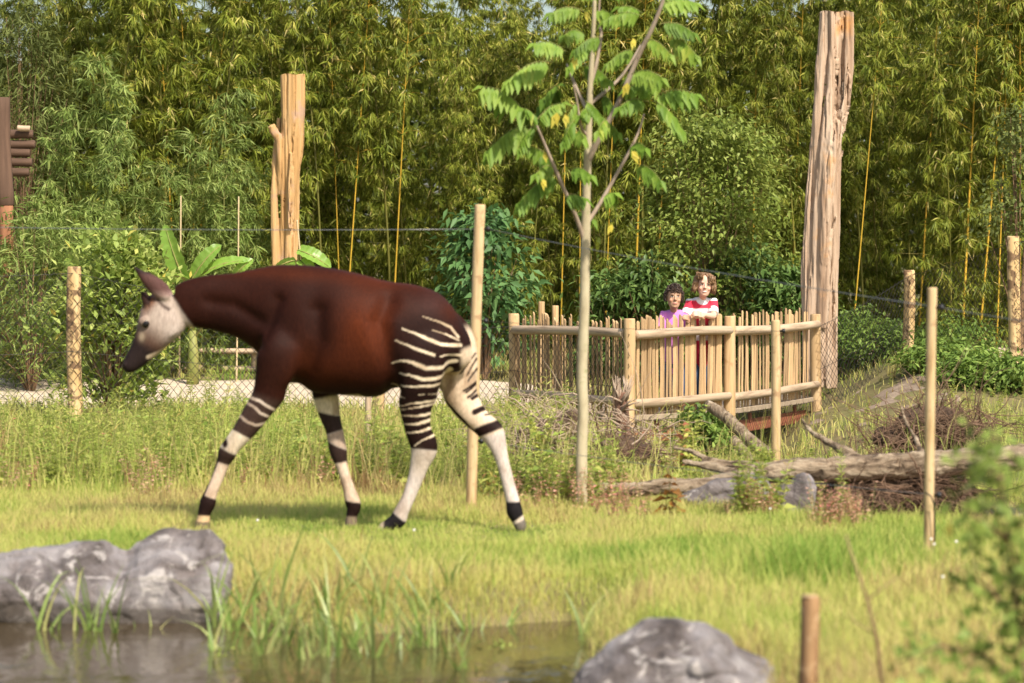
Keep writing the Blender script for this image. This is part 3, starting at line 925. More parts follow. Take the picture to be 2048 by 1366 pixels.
# deck, edge beam and rusty girder below
nb = [Vector((-(FX[k + 1] - FX[k]).normalized().y, (FX[k + 1] - FX[k]).normalized().x, 0)) for k in range(3)]
bridge = thing('footbridge', 'small plank footbridge on rusty red steel girders under the paling fence', 'bridge', (FX[1].x, FX[1].y, -0.4))
back = [FX[0] + Vector((0.5, 3.0, 0)), FX[1] + Vector((0.35, 3.0, 0)), FX[2] + Vector((0.1, 2.7, 0)), FX[3] + Vector((-0.5, 1.9, 0))]
def lerp(a, b, t): return a + (b - a) * t
for s in range(3):
    n = 11
    for k in range(n):                       # planks run across the bridge
        t0, t1 = (k + 0.04) / n, (k + 0.96) / n
        q = [lerp(FX[s], FX[s + 1], t0), lerp(FX[s], FX[s + 1], t1), lerp(back[s], back[s + 1], t1), lerp(back[s], back[s + 1], t0)]
        mb = MB()
        b0 = len(mb.v)
        for z in (DECK_Z - 0.04, DECK_Z + random.uniform(-0.003, 0.003)):
            for p_ in q:
                mb.v.append((p_.x, p_.y + 0.07, z))
        for f in ((0, 3, 2, 1), (4, 5, 6, 7), (0, 1, 5, 4), (1, 2, 6, 5), (2, 3, 7, 6), (3, 0, 4, 7)):
            mb.f.append(f); mb.mi.append(0)
        adopt(mb.build('plank', M['weathered_plank'], smooth=False), bridge)
    d = (FX[s + 1] - FX[s]).normalized()
    nrm = Vector((d.y, -d.x, 0))
    ang = math.atan2(d.y, d.x)
    Ls = (FX[s + 1] - FX[s]).length
    def beam(name, off, z0, z1, th, mat, u0=0.0, u1=None):
        mb = MB()
        mb.box((u0, 0, z0), (Ls if u1 is None else u1, th, z1))
        bm = bmesh.new()
        me0 = mb.mesh(name, False)
        bm.from_mesh(me0)
        bmesh.ops.bevel(bm, geom=list(bm.edges), offset=0.006, segments=1, affect='EDGES')
        bm.to_mesh(me0)
        bm.free()
        o = link(name, me0, None, mat)
        o.location = FX[s] + nrm * off
        o.rotation_euler = (0, 0, ang)
        adopt(o, bridge)
        return o
    beam('edge_board', -0.002 if s else -0.002, DECK_Z - 0.045, DECK_Z + 0.008, 0.06, M['weathered_plank'], 0.065, Ls - 0.065)
    if s >= 1:
        beam('girder', -0.10, -0.17, -0.045, 0.02, M['rust_steel'], 0.0)
        for k in range(4):
            beam('bracket', -0.085, -0.075, DECK_Z - 0.048, 0.03, M['rust_steel'], 0.15 + k * (Ls - 0.3) / 3.4, 0.20 + k * (Ls - 0.3) / 3.4)
# two bare posts of the far side of the path, seen over the first bay
for px, tp, D in ((1083, 603, 31.0), (1111, 611, 30.9)):
    topp = at(px, tp, D)
    o = log_between('wooden_post', (topp.x, D, gz1(topp.x, D) - 0.1), topp, 0.036, 0.034, M['peeled'])
    tag(o, 'short bare post rising behind the tops of the chestnut pales', 'post', 'posts behind the paling fence')

# ------------------------------------------------------------------ chain link netting and its posts
def netting(parent, a0, a1, b0, b1, cell=0.082, r=0.0026, sag=0.0):
    """diamond mesh in the quad a0(bottom) a1(top) .. b0 b1"""
    a0, a1, b0, b1 = map(Vector, (a0, a1, b0, b1))
    L = ((b0 - a0).length + (b1 - a1).length) / 2
    H = ((a1 - a0).length + (b1 - b0).length) / 2
    nx = max(2, int(L / cell))
    ny = max(2, int(H / (cell * 1.08)))
    def P(i, j):
        u, v = i / nx, j / ny
        lo, hi = lerp(a0, b0, u), lerp(a1, b1, u)
        w = Vector((0, 0.02 * math.sin(i * 0.9 + j * 0.5) * 0.5, 0.008 * math.sin(i * 1.7)))
        return lerp(lo, hi, v) + w
    mb = MB()
    for sgn in (1, -1):
        for k in range(-ny, nx + 1):
            pts = []
            for j in range(ny + 1):
                i = k + j if sgn > 0 else k + ny - j
                if 0 <= i <= nx: pts.append(P(i, j))
            if len(pts) > 1:
                mb.tube(pts[::2] + ([pts[-1]] if len(pts) % 2 == 0 else []), r, 3, cap=False)
    o = mb.build('netting', M['wire'], smooth=False)
    o['kind'] = 'stuff'
    adopt(o, parent)
    for q0, q1 in ((a1, b1), (lerp(a0, a1, .5), lerp(b0, b1, .5)), (a0, b0)):
        mb = MB()
        mb.tube([lerp(q0, q1, t) + Vector((0, 0, -0.03 * math.sin(math.pi * t))) for t in (0, .25, .5, .75, 1)], 0.0024, 4, cap=False)
        adopt(mb.build('tension_wire', M['wire']), parent)

def net_fence(name, label, posts, cat='fence'):
    """posts: (px, top py, D, radius or 0 for a post that belongs to another fence, bottom z)"""
    T = thing(name, label, cat, (at(posts[0][0], 600, posts[0][2]).x, posts[0][2], gz1(at(posts[0][0], 600, posts[0][2]).x, posts[0][2])))
    ends = []
    for px, py, D, r, col in posts:
        tp = at(px, py, D)
        g = gz1(tp.x, D)
        if r:
            log_between('post', (tp.x, D, g - 0.15), tp, r * 1.08, r, M[col], T, wob=0.15)
        ends.append((Vector((tp.x, D - max(r, 0.058) - 0.006, g - 0.02)), Vector((tp.x, D - max(r, 0.058) - 0.006, tp.z - 0.06)), r))
    for (a0, a1, _), (b0, b1, _) in zip(ends[:-1], ends[1:]):
        netting(T, a0, a1, b0, b1)
    return T
net_fence('netting_fence', 'black diamond wire netting on stout posts from the laurel shrub to the bridge fence',
          [(-190, 533, 25.6, 0.068, 'blotched'), (148, 533, 26.0, 0.066, 'blotched'), (757, 640, 27.2, 0.060, 'peeled'), (1028, 640, 28.1, 0, 'peeled'), (1258, 655, 26.0, 0, 'peeled')])
net_fence('netting_fence', 'black diamond wire netting climbing the earth bank beside the tall hollow log',
          [(1640, 640, 29.75, 0, 'peeled'), (1818, 540, 31.2, 0.062, 'blotched'), (2028, 472, 29.6, 0.062, 'blotched'), (2290, 470, 29.0, 0.062, 'blotched')])
netb = thing('wire_netting', 'fine wire netting hung below the footbridge deck in front of the girder', 'netting', (FX[2].x, FX[2].y - 0.1, -0.5))
for s in (1, 2):
    a, b_ = FX[s] + Vector((0.05, -0.07, 0)), FX[s + 1] + Vector((0, -0.07, 0))
    netting(netb, a + Vector((0, 0, -0.55)), a + Vector((0, 0, 0.06)), b_ + Vector((0, 0, -0.5)), b_ + Vector((0, 0, 0.06)), 0.06, 0.0014)

# ------------------------------------------------------------------ pole fence on the far side of the path
T = thing('pole_fence', 'low fence of three pale round rails along the sandy path under the bamboo', 'fence', (-4.0, 33.6, gz1(-4, 33.6)))
for x in (-7.2, -5.6, -4.0, -3.05, -1.6):
    log_between('post', (x, 33.72, gz1(x, 33.7) - 0.1), (x, 33.72, 1.02 if x < -5 else 0.72), 0.05, 0.048, M['peeled_grey'], T)
for (x0, y0, x1, y1, r) in ((-60, 604, 142, 604, .040), (-60, 684, 148, 688, .036), (150, 690, 330, 694, .034), (318, 698, 525, 702, .036), (20, 740, 110, 743, .034), (110, 742, 300, 736, .034), (296, 734, 540, 737, .040)):
    a, b_ = at(x0, y0, 33.62), at(x1, y1, 33.62)
    log_between('rail', a, b_, r, r * 0.93, M['peeled_grey'], T, wob=0.3)

# ------------------------------------------------------------------ slim round stakes with electric wires
def stake(px, top, D, wpx, label, mat='stake_wood', bx=0.0, group=None, extra=0.25, base_px=None):
    tp = at(px, top, D)
    bxw = at(base_px if base_px is not None else px, 1000, D).x
    g = gz1(bxw, D)
    r = wpx / FPX * D / 2
    T = thing('fence_stake', label, 'stake', (bxw, D, g), 0, group)
    log_between('shaft', (bxw, D, g - extra), tp, r * 1.03, r * 0.97, M[mat], T, wob=0.12, nseg=12)
    return T, tp, r
def insulator(T, px, py, D, r, side=1):
    p_ = at(px, py, D)
    mb = MB()
    mb.tube([p_ + Vector((side * r * 0.8, -r * .3, 0)), p_ + Vector((side * (r + 0.012), -r * .4, 0)), p_ + Vector((side * (r + 0.014), -r * .4, 0)), p_ + Vector((side * (r + 0.034), -r * .45, 0))], [0.006, 0.008, 0.017, 0.017], 10)
    adopt(mb.build('insulator', M['black_plastic']), T)
    return p_ + Vector((side * (r + 0.02), -r * .4, 0.0))
s1, _, r1 = stake(961, 409, 17.0, 22, 'tall slim peeled stake with black insulators behind the okapi rump', base_px=939)
i1a = insulator(s1, 958, 458, 17.0, r1)
i1b = insulator(s1, 953, 642, 17.0, r1)
i1c = insulator(s1, 944, 882, 17.0, r1)
s2, _, r2 = stake(1550, 640, 20.5, 19, 'slim yellow stake standing before the bridge fence by the rusty girder', base_px=1553)
i2 = insulator(s2, 1551, 662, 20.5, r2)
s3, _, r3 = stake(1864, 575, 14.1, 20, 'slim stake with a black cable standing in the open grass before the fallen trunk', base_px=1857)
i3a = insulator(s3, 1863, 615, 14.1, r3)
i3b = insulator(s3, 1858, 990, 14.1, r3)
mb = MB()
mb.tube([at(1850, 985, 14.03), at(1862, 992, 14.02), at(1869, 1010, 14.04), at(1870, 1060, 14.05), at(1868, 1110, 14.05), at(1866, 1130, 14.06)], 0.004, 6)
adopt(mb.build('cable', M['black_plastic']), s3)
stake(737, 690, 21.5, 13, 'thin stake half hidden under the okapi belly', 'peeled_grey')
s5, _, _ = stake(1620, 1193, 9.7, 40, 'short stout sawn peg beside the pond boulder', 'peg', base_px=1612)
mb = MB()
tp = at(1620, 1193, 9.7)
mb.tube([tp + Vector((0, 0, -0.002)), tp + Vector((0, 0, 0.004))], 0.030, 14)
adopt(mb.build('sawn_top', M['peeled']), s5)

def wire_line(label, pts, r=0.0016, mat='fence_wire', sag=0.02):
    mb = MB()
    full = []
    for a, b_ in zip(pts[:-1], pts[1:]):
        for k in range(9):
            t = k / 8
            full.append(lerp(a, b_, t) + Vector((0, 0, -sag * 4 * t * (1 - t))))
    mb.tube(full, r, 5)
    return tag(mb.build('electric_wire', M[mat]), label, 'wire')
wire_line('upper electric wire crossing behind the okapi and on to the cabled stake', [at(-400, 446, 17.4), i1a, i3a, at(2500, 690, 12.6)], 0.0022)
wire_line('middle electric wire between the okapi stake and the bridge stake', [at(-400, 640, 17.4), i1b, i2], 0.0014, 'wire')
wire_line('lower electric wire running low past the boulders to the cabled stake', [i1c, i3b], 0.0018)

# canes by the banana
for px, t_, b_, lean in ((361, 392, 700, 2), (477, 393, 700, 4), (594, 440, 640, -34)):
    a = at(px, t_, 32.6)
    base = at(px - lean, b_, 32.6)
    base.z = gz1(base.x, 32.6) - 0.1
    tag(log_between('support_cane', base, a, 0.012, 0.009, M['cane'], sides=6, wob=0.3), {361: 'thin straight cane standing by the upright banana leaf', 477: 'thin straight cane between the banana plants', 594: 'thin cane leaning against the sawn orange log'}[px], 'cane')

# ------------------------------------------------------------------ standing dead logs
def stem_px(mb, pts, radii, D, dz=0.0, flat=1.0, sides=16):
    """tube through photo points (px, py, depth offset); radii in px"""
    s = D / FPX
    w = [at(p_[0], p_[1], D) + Vector((0, p_[2] if len(p_) > 2 else dz, 0)) for p_ in pts]
    # smooth the polyline
    pp, rr = [], []
    for i in range(len(w) - 1):
        for k in range(6):
            t = k / 6
            p0, p1, p2, p3 = w[max(i - 1, 0)], w[i], w[i + 1], w[min(i + 2, len(w) - 1)]
            q = 0.5 * ((2 * p1) + (p2 - p0) * t + (2 * p0 - 5 * p1 + 4 * p2 - p3) * t * t + (3 * p1 - p0 - 3 * p2 + p3) * t ** 3)
            pp.append(q)
            rr.append((radii[i] + (radii[i + 1] - radii[i]) * t) * s)
    pp.append(w[-1]); rr.append(radii[-1] * s)
    mb.tube(pp, rr, sides)

def fluted(me, amp, freq, seed, zst=0.15):
    co, no = get_co(me), get_no(me)
    n = fbm(co[:, 0] * freq, co[:, 1] * freq, co[:, 2] * freq * zst, seed, 4) - 0.5
    set_co(me, co + no * (n * 2 * amp)[:, None])
    return me

def cracked(me, depth, freq, seed, zst=0.04, width=0.035):
    """long drying cracks along the grain"""
    co, no = get_co(me), get_no(me)
    n = fbm(co[:, 0] * freq, co[:, 1] * freq, co[:, 2] * freq * zst, seed, 3)
    k = np.exp(-((n - 0.5) / width) ** 2) * ss(0.35, 0.6, vn(co[:, 0] * 5, co[:, 1] * 5, co[:, 2] * 0.9, seed + 5))
    set_co(me, co - no * (k * depth)[:, None])
    return me

def origin_to(me, loc):
    set_co(me, get_co(me) - np.array(loc))

def dead_log(name, label, stems, D, mat, cutz, amp=0.02, vox=0.012, cat='log'):
    mb = MB()
    for pts, rad in stems:
        stem_px(mb, pts, [q * 0.92 for q in rad], D)
    me = voxel_mesh(mb.mesh(name), vox, 0)
    fluted(me, amp * 1.3, 16, 5, 0.06)
    fluted(me, amp * 0.6, 45, 6, 0.05)
    cracked(me, 0.045, 9, 15)
    cracked(me, 0.03, 16, 25, 0.03)
    co = get_co(me)
    co[:, 2] = np.minimum(co[:, 2], cutz + 0.02 * np.sin(co[:, 0] * 30) * 0.4)
    base = (float(np.median(co[:, 0])), D, float(co[:, 2].min()))
    set_co(me, co - np.array(base))
    o = link(name, me, None, mat)
    o.location = base
    return tag(o, label, cat)
def Z(pts, ox, oy, k):
    return [(ox + p_[0] / k, oy + p_[1] / k, *(p_[2:])) for p_ in pts]
RK = 2.135
rs = [
    (Z([(192, 30, 0), (185, 200, 0), (168, 400, 0), (150, 620, 0), (128, 900, 0), (112, 1150, 0), (112, 1400, 0), (120, 1660, 0)], 1560, 0, RK), [10, 11, 11, 12, 13, 11, 10, 10]),
    (Z([(222, 30, -.05), (222, 250, -.05), (205, 480, -.08), (180, 700, -.08), (160, 900, -.07), (148, 1100, -.05), (130, 1400, -.05), (140, 1660, -.05)], 1560, 0, RK), [11, 11, 11, 12, 12, 12, 12, 12]),
    (Z([(262, 30, 0.02), (258, 300, .04), (235, 520, .02), (215, 720, 0), (200, 920, 0), (185, 1150, 0), (175, 1400, 0), (170, 1660, 0)], 1560, 0, RK), [12, 12, 15, 16, 15, 14, 13, 13]),
    (Z([(298, 30, -.02), (296, 250, -.02), (276, 430, -.05), (250, 560, -.07), (228, 760, -.06), (232, 1000, -.02), (222, 1200, 0), (208, 1400, 0), (200, 1660, 0)], 1560, 0, RK), [10, 10, 11, 12, 11, 10, 11, 11, 12]),
    (Z([(245, 470, -.06), (218, 600, -.12), (200, 800, -.14), (185, 1000, -.13), (175, 1200, -.10), (165, 1400, -.08), (165, 1660, -.05)], 1560, 0, RK), [8, 14, 14, 12, 9, 8, 8]),
    (Z([(262, 640, 0), (250, 760, -.02), (248, 950, 0), (238, 1100, 0), (228, 1300, .03), (225, 1660, .03)], 1560, 0, RK), [4, 6, 7, 8, 9, 9]),
    (Z([(236, 920, -.12), (205, 1100, -.12), (190, 1250, -.12), (178, 1400, -.10)], 1560, 0, RK), [3, 6, 8, 9]),
]
dead_log('standing_log', 'very tall twisted hollow log standing upright at the end of the bridge fence', rs, 31.0, M['log_pink'], at(1675, 23, 31).z, amp=0.02)
LK = 3.104
ls = [
    (Z([(325, 120, 0), (330, 400, 0), (322, 600, 0), (312, 900, 0), (305, 1340, 0), (300, 1900, 0)], 480, 100, LK), [25, 24, 19, 16, 15, 15]),
    (Z([(280, 120, .03), (285, 400, .03), (278, 600, -.02), (272, 900, -.03), (268, 1340, 0), (268, 1900, 0)], 480, 100, LK), [11, 11, 9, 7, 7, 7]),
    (Z([(380, 120, 0.02), (378, 350, 0), (372, 600, 0), (352, 760, 0), (345, 1000, .02), (345, 1340, .02), (345, 1900, 0)], 480, 100, LK), [8, 9, 9, 8, 7, 6, 6]),
    (Z([(240, 420, .1), (222, 650, .05), (214, 850, 0), (214, 1000, 0), (224, 1340, 0), (230, 1900, 0)], 480, 100, LK), [5, 8, 8, 8, 9, 9]),
    (Z([(196, 470, -.08), (216, 510, -.06), (240, 570, -.04), (246, 700, -.05), (246, 900, -.03)], 480, 100, LK), [9, 9, 8, 6, 4]),
    (Z([(322, 640, -.12), (322, 800, -.14), (320, 1000, -.13), (318, 1110, -.11)], 480, 100, LK), [4, 7, 7, 7]),
]
dead_log('standing_log', 'sawn orange log with a knobbed side stem standing behind the okapi back', ls, 34.0, M['log_orange'], at(580, 149, 34).z, amp=0.014)

# dark gate post and stacked timbers at the far left
T = thing('gate_post', 'dark weathered post with a rusty lower half beside the stacked timbers', 'post', at(8, 700, 32.0))
log_between('upper_shaft', at(10, 412, 32.0), at(4, 195, 32.0), 0.098, 0.088, M['dark_wood'], T, wob=0.1, sides=10)
log_between('lower_shaft', at(16, 720, 32.0), at(14, 410, 32.0), 0.084, 0.080, M['rust_wood'], T, wob=0.1, sides=10)
for k, (y, x1) in enumerate(((268, 66), (288, 70), (304, 60), (324, 64), (344, 58))):
    o = log_between('stacked_timber', at(-60, y, 32.5), at(x1, y + 1, 32.5), 0.052, 0.05, M['dark_wood'], sides=8)
    tag(o, 'dark weathered timber in the stack behind the gate post', 'timber', 'timbers stacked behind the gate post')
o = log_between('stacked_timber', at(35, 256, 32.4), at(60, 257, 32.4), 0.036, 0.034, M['peeled_grey'], sides=8)
tag(o, 'short pale timber offcut lying on top of the dark stack', 'timber')

# ------------------------------------------------------------------ boulders
def boulder(name, label, blobs, D, seed, amp=0.05, vox=0.016, base=(0, 0, 0), blend=3, npts=22):
    """angular broken limestone: fused convex chunks, then fine relief"""
    r_ = np.random.default_rng(seed)
    bm = bmesh.new()
    for c, r in blobs:
        if c == 'hull':                     # a chunk given by its corner points
            vs = [bm.verts.new(at(*q)) for q in r]
            bmesh.ops.convex_hull(bm, input=vs)
            continue
        d = unit(r_.normal(size=(npts, 3)))
        d = np.concatenate([d, np.array([[0, 0, 1.0], [0.25, 0, .95], [-.25, 0, .95], [0, -.3, .95]])])
        vs = [bm.verts.new(tuple(np.array(c) + q * np.array(r) * 1.06)) for q in d]
        bmesh.ops.convex_hull(bm, input=vs)
    loose = [v for v in bm.verts if not v.link_faces]
    bmesh.ops.delete(bm, geom=loose, context='VERTS')
    me = bpy.data.meshes.new(name)
    bm.to_mesh(me)
    bm.free()
    me = voxel_mesh(me, vox, blend)
    co, no = get_co(me), get_no(me)
    f1 = fbm(co[:, 0] * 3, co[:, 1] * 3, co[:, 2] * 3, seed, 3) - 0.5
    ridg = np.abs(fbm(co[:, 0] * 6, co[:, 1] * 6, co[:, 2] * 9, seed + 7, 4) - 0.5)
    f2 = fbm(co[:, 0] * 18, co[:, 1] * 18, co[:, 2] * 18, seed + 3, 4) - 0.5
    crack = np.exp(-((fbm(co[:, 0] * 2.2, co[:, 1] * 2.2, co[:, 2] * 5, seed + 21, 3) - 0.5) / 0.012) ** 2)
    co = co + no * (amp * 0.8 * f1 - amp * 1.6 * (ridg - 0.12) + amp * 0.6 * f2 - amp * 0.7 * crack)[:, None]
    b = np.array(base)
    set_co(me, co - b)
    o = link(name, me, None, M['rock'])
    o.location = base
    return tag(o, label, 'boulder')
def W3(px, py, D): 
    v = at(px, py, D)
    return (v.x, v.y, v.z)
def chunk(bottom, mid, top, depth, D):
    pts = [(x, y, D - .28 + q) for x, y, q in bottom] + [(x, y, D - .26 + q) for x, y, q in mid] + [(x, y, D + q) for x, y, q in top]
    pts += [(x + 8, y + 12, D + depth) for x, y, q in top] + [(x, y, D + depth + .1) for x, y, q in bottom]
    return ('hull', pts)
boulder('boulder', 'long grey limestone boulder with a raised hump lying at the pond edge', [
    chunk([(-260, 1275, 0), (310, 1275, -.02)], [(-260, 1195, 0), (90, 1170, .02), (300, 1195, 0)], [(-260, 1140, 0), (-60, 1125, 0), (40, 1106, 0), (150, 1084, .03), (215, 1082, .03), (300, 1112, 0)], .34, 13.3),
    chunk([(215, 1275, 0), (435, 1268, .03), (455, 1235, .12)], [(245, 1170, .02), (300, 1150, .0), (418, 1165, .02), (466, 1130, .16)], [(255, 1098, .05), (310, 1062, .04), (345, 1055, .05), (415, 1057, .05), (441, 1078, .08)], .30, 13.3),
    chunk([(120, 1280, -.03), (390, 1275, -.03)], [(160, 1215, -.02), (380, 1222, -.02)], [(150, 1190, -.12), (370, 1195, -.12)], .2, 13.3)], 13.3, 3, 0.04, 0.013, (-1.9, 13.3, -0.25), 2)
boulder('boulder', 'smooth rounded grey boulder with pale flecks beside the short sawn peg', [
    chunk([(1110, 1490, 0), (1590, 1490, 0)], [(1142, 1400, .05), (1235, 1335, .05), (1400, 1320, .02), (1530, 1385, .04)], [(1160, 1345, .02), (1225, 1287, 0), (1288, 1243, 0), (1335, 1240, 0), (1415, 1250, 0), (1455, 1272, 0)], .3, 10.65),
    chunk([(1330, 1490, 0), (1580, 1490, 0)], [(1380, 1370, .02), (1535, 1390, .03)], [(1400, 1262, .03), (1450, 1276, .03), (1500, 1308, .03), (1548, 1328, .03), (1562, 1360, .03)], .26, 10.65)], 10.65, 23, 0.035, 0.012, (0.6, 10.65, -0.3), 4)
boulder('boulder', 'upright pale grey boulder propped under the fallen trunk', [
    (W3(1605, 1000, 17.3), (.105, .12, .16)), (W3(1575, 1010, 17.3), (.11, .13, .13)), (W3(1600, 1030, 17.3), (.12, .14, .10))], 17.3, 31, 0.02, 0.013, (1.8, 17.3, -0.12))
boulder('boulder', 'low dark grey boulder half hidden by weeds under the fallen trunk', [
    (W3(1450, 990, 17.3), (.19, .16, .10)), (W3(1510, 985, 17.3), (.16, .16, .11)), (W3(1400, 1000, 17.3), (.12, .14, .07))], 17.3, 37, 0.025, 0.013, (1.4, 17.3, -0.1))

# ------------------------------------------------------------------ fallen trunk, dead branches, uprooted root plates
mb = MB()
stem_px(mb, [(2180, 905), (2030, 916), (1860, 928), (1700, 938), (1570, 942), (1475, 957), (1400, 974), (1330, 972), (1260, 980), (1178, 978)], [26, 26, 27, 25, 23, 19, 17, 16, 15, 13], 17.6, sides=20)
stem_px(mb, [(1612, 840, .3), (1632, 868, .25), (1668, 890, .15), (1700, 908, .05), (1735, 935, 0)], [4, 6, 8, 11, 16], 17.6, sides=12)
stem_px(mb, [(1350, 900, .25), (1390, 908, .2), (1432, 927, .15), (1498, 934, .1), (1560, 942, 0)], [4, 6, 7, 10, 14], 17.6, sides=12)
stem_px(mb, [(1367, 926, .15), (1416, 934, .12), (1470, 948, .05)], [6, 7, 9], 17.6, sides=12)
stem_px(mb, [(1815, 812, .3), (1822, 845, .25), (1838, 880, .15), (1850, 925, 0)], [2.5, 4, 5, 8], 17.6, sides=8)
me = voxel_mesh(mb.mesh('fallen_trunk'), 0.012, 1)
fluted(me, 0.010, 14, 12, 1.0)
fluted(me, 0.010, 40, 13, 1.0)
set_co(me, get_co(me) - np.array((2.0, 17.6, 0.1)))
# bark runs along x here: turn the grain with a rotated object frame
co = get_co(me)
set_co(me, np.stack([-co[:, 2], co[:, 1], co[:, 0]], 1))
o = link('fallen_trunk', me, None, M['bark'])
o.location = (2.0, 17.6, 0.1)
o.rotation_euler = (0, math.pi / 2, 0)
tag(o, 'long fallen trunk with rough bark and a forked branch lying across the hollow', 'trunk')
def loose_log(name, label, pts, rad, D, mat, cat='branch'):
    mb = MB()
    stem_px(mb, pts, rad, D, sides=14)
    me = mb.mesh(name)
    base = at(pts[-1][0], pts[-1][1], D)
    fluted(me, 0.010, 18, 12, 1.0)
    set_co(me, get_co(me) - np.array(base))
    o = link(name, me, None, mat)
    o.location = base
    return tag(o, label, cat)
loose_log('dead_log', 'short barked log leaning down from the bridge into the green shrub', [(1422, 815, .4), (1450, 832, .3), (1478, 858, .2), (1505, 884, .1), (1550, 925, -.1), (1575, 965, -.2)], [11, 12, 13, 13, 14, 14], 21.5, M['bark'], 'log')
loose_log('dead_log', 'stubby leaning log piece behind the leafy shrub under the bridge', [(1468, 880, .1), (1488, 905, 0), (1500, 935, -.05)], [10, 12, 13], 22.5, M['bark'], 'log')

def root_tangle(name, label, centers, D, nroots, seed, soilr, spread, rad=(0.0015, 0.006), mats=('root', 'soil'), cat='roots', length=(0.15, 0.5), base=None, twig='root_tangle'):
    r_ = random.Random(seed)
    c0 = at(*centers[0], D)
    base = Vector((c0.x, D, gz1(c0.x, D)))
    T = thing(name, label, cat, base)
    if soilr:
        mb = MB()
        for (px, py), s in zip(centers, soilr):
            mb.ellipsoid(at(px, py, D) + Vector((0, 0.06, 0)), (s[0], s[1], s[2]), 12)
        me = voxel_mesh(mb.mesh('soil_clod'), 0.02, 1)
        fluted(me, 0.05, 7, seed, 1.0)
        fluted(me, 0.025, 22, seed + 1, 1.0)
        adopt(link('soil_clod', me, None, M[mats[1]]), T)
    mb = MB()
    for k in range(nroots):
        px, py = r_.choice(centers)
        c = at(px, py, D)
        p0 = c + Vector((r_.gauss(0, spread[0]), r_.gauss(-0.05, spread[1]), r_.gauss(0, spread[2])))
        d = Vector((r_.gauss(0, 1), r_.gauss(-0.3, 0.5), r_.gauss(0, 0.8))).normalized()
        L = r_.uniform(*length)
        bend = Vector((r_.gauss(0, .6), r_.gauss(0, .3), r_.gauss(-.4, .5))) * L * 0.6
        ra = r_.uniform(*rad)
        pts = [p0 + d * L * t + bend * t * t + Vector((r_.gauss(0, .012), r_.gauss(0, .012), r_.gauss(0, .012))) for t in (0, .25, .5, .75, 1)]
        g = gz1(p0.x, p0.y)
        pts = [Vector((q.x, q.y, max(q.z, g - 0.03))) for q in pts]
        mb.tube(pts, [ra, ra * .85, ra * .7, ra * .5, ra * .25], 4, cap=False)
    o = mb.build(twig, M[mats[0]])
    o['kind'] = 'stuff'
    adopt(o, T)
    return T
root_tangle('root_plate', 'dark earthy root plate with hanging fibres beneath the fallen trunk', [(1700, 990), (1770, 1000), (1850, 985), (1920, 1000), (1670, 1020), (1800, 975), (1750, 960), (1880, 965)], 17.75, 460, 5,
            [(.14, .22, .16), (.16, .22, .14), (.16, .2, .17), (.12, .2, .13), (.1, .15, .08), (.2, .2, .12), (.18, .2, .14), (.16, .2, .14)], (.13, .14, .06))
root_tangle('root_plate', 'heap of fine brown roots and twisted twigs above the fallen trunk', [(1830, 850), (1870, 850), (1910, 870), (1850, 880), (1780, 880), (1900, 840), (1940, 870)], 20.5, 520, 6,
            [(.12, .2, .1), (.16, .2, .12), (.12, .2, .09), (.2, .2, .1), (.12, .2, .07), (.08, .1, .06), (.08, .1, .05)], (.13, .15, .09), length=(.15, .55))
root_tangle('root_plate', 'brown root plate of a snapped stump by the slender tree', [(1200, 930), (1250, 920), (1290, 925), (1220, 900), (1270, 950), (1180, 950), (1230, 955)], 20.5, 380, 8,
            [(.13, .18, .15), (.17, .2, .17), (.12, .18, .13), (.12, .15, .12), (.15, .18, .11), (.08, .12, .09), (.16, .16, .11)], (.13, .14, .08))
root_tangle('brush_heap', 'loose heap of pale dead twigs behind the far hind leg of the okapi', [(1060, 880), (1110, 860), (1090, 910), (1150, 840), (1040, 920), (1010, 880), (1130, 880)], 20.6, 360, 9, [(.18, .2, .07), (.2, .2, .08), (.16, .2, .09), (.12, .12, .06), (.1, .12, .07), (.1, .12, .06), (.16, .2, .09)], (.16, .18, .08), (0.002, 0.007), ('dead_twig', 'soil'), 'brush')
root_tangle('brush_heap', 'thin dead twigs scattered round the snapped stump before the bridge', [(1180, 830), (1210, 860), (1300, 870), (1330, 890), (1250, 880), (1280, 900)], 21.5, 110, 10, None, (.15, .18, .09), (0.002, 0.006), ('dead_twig', 'soil'), 'brush')

# snapped stump with a splintered head
T = thing('snapped_stump', 'reddish snapped stump with a splintered top standing before the bridge fence', 'stump', at(1250, 960, 21.6))
mb = MB()
stem_px(mb, [(1258, 960), (1252, 900), (1247, 860), (1243, 815), (1241, 785)], [20, 16, 14, 13, 12], 21.6)
me = mb.mesh('bole')
fluted(me, 0.012, 18, 4, 0.3)
adopt(link('bole', me, None, M['bark_red']), T)
mb = MB()
r_ = random.Random(4)
for k in range(34):
    px = 1241 + r_.uniform(-12, 12)
    p0 = at(px, 800, 21.6) + Vector((0, r_.uniform(-.04, .04), 0))
    p1 = at(px + r_.gauss(0, 6), 790 - r_.uniform(5, 42), 21.6) + Vector((0, r_.uniform(-.06, .06), 0))
    mb.tube([p0, lerp(p0, p1, .5), p1], [0.012, 0.008, 0.001], 4)
for k in range(8):
    p0 = at(1243, r_.uniform(800, 860), 21.55)
    d = Vector((r_.choice((-1, 1)) * r_.uniform(.06, .16), r_.uniform(-.08, .0), r_.uniform(-.02, .12)))
    mb.tube([p0, p0 + d * .6 + Vector((0, 0, .01)), p0 + d], [0.010, 0.007, 0.002], 5)
adopt(mb.build('splinters', M['dead_twig']), T)
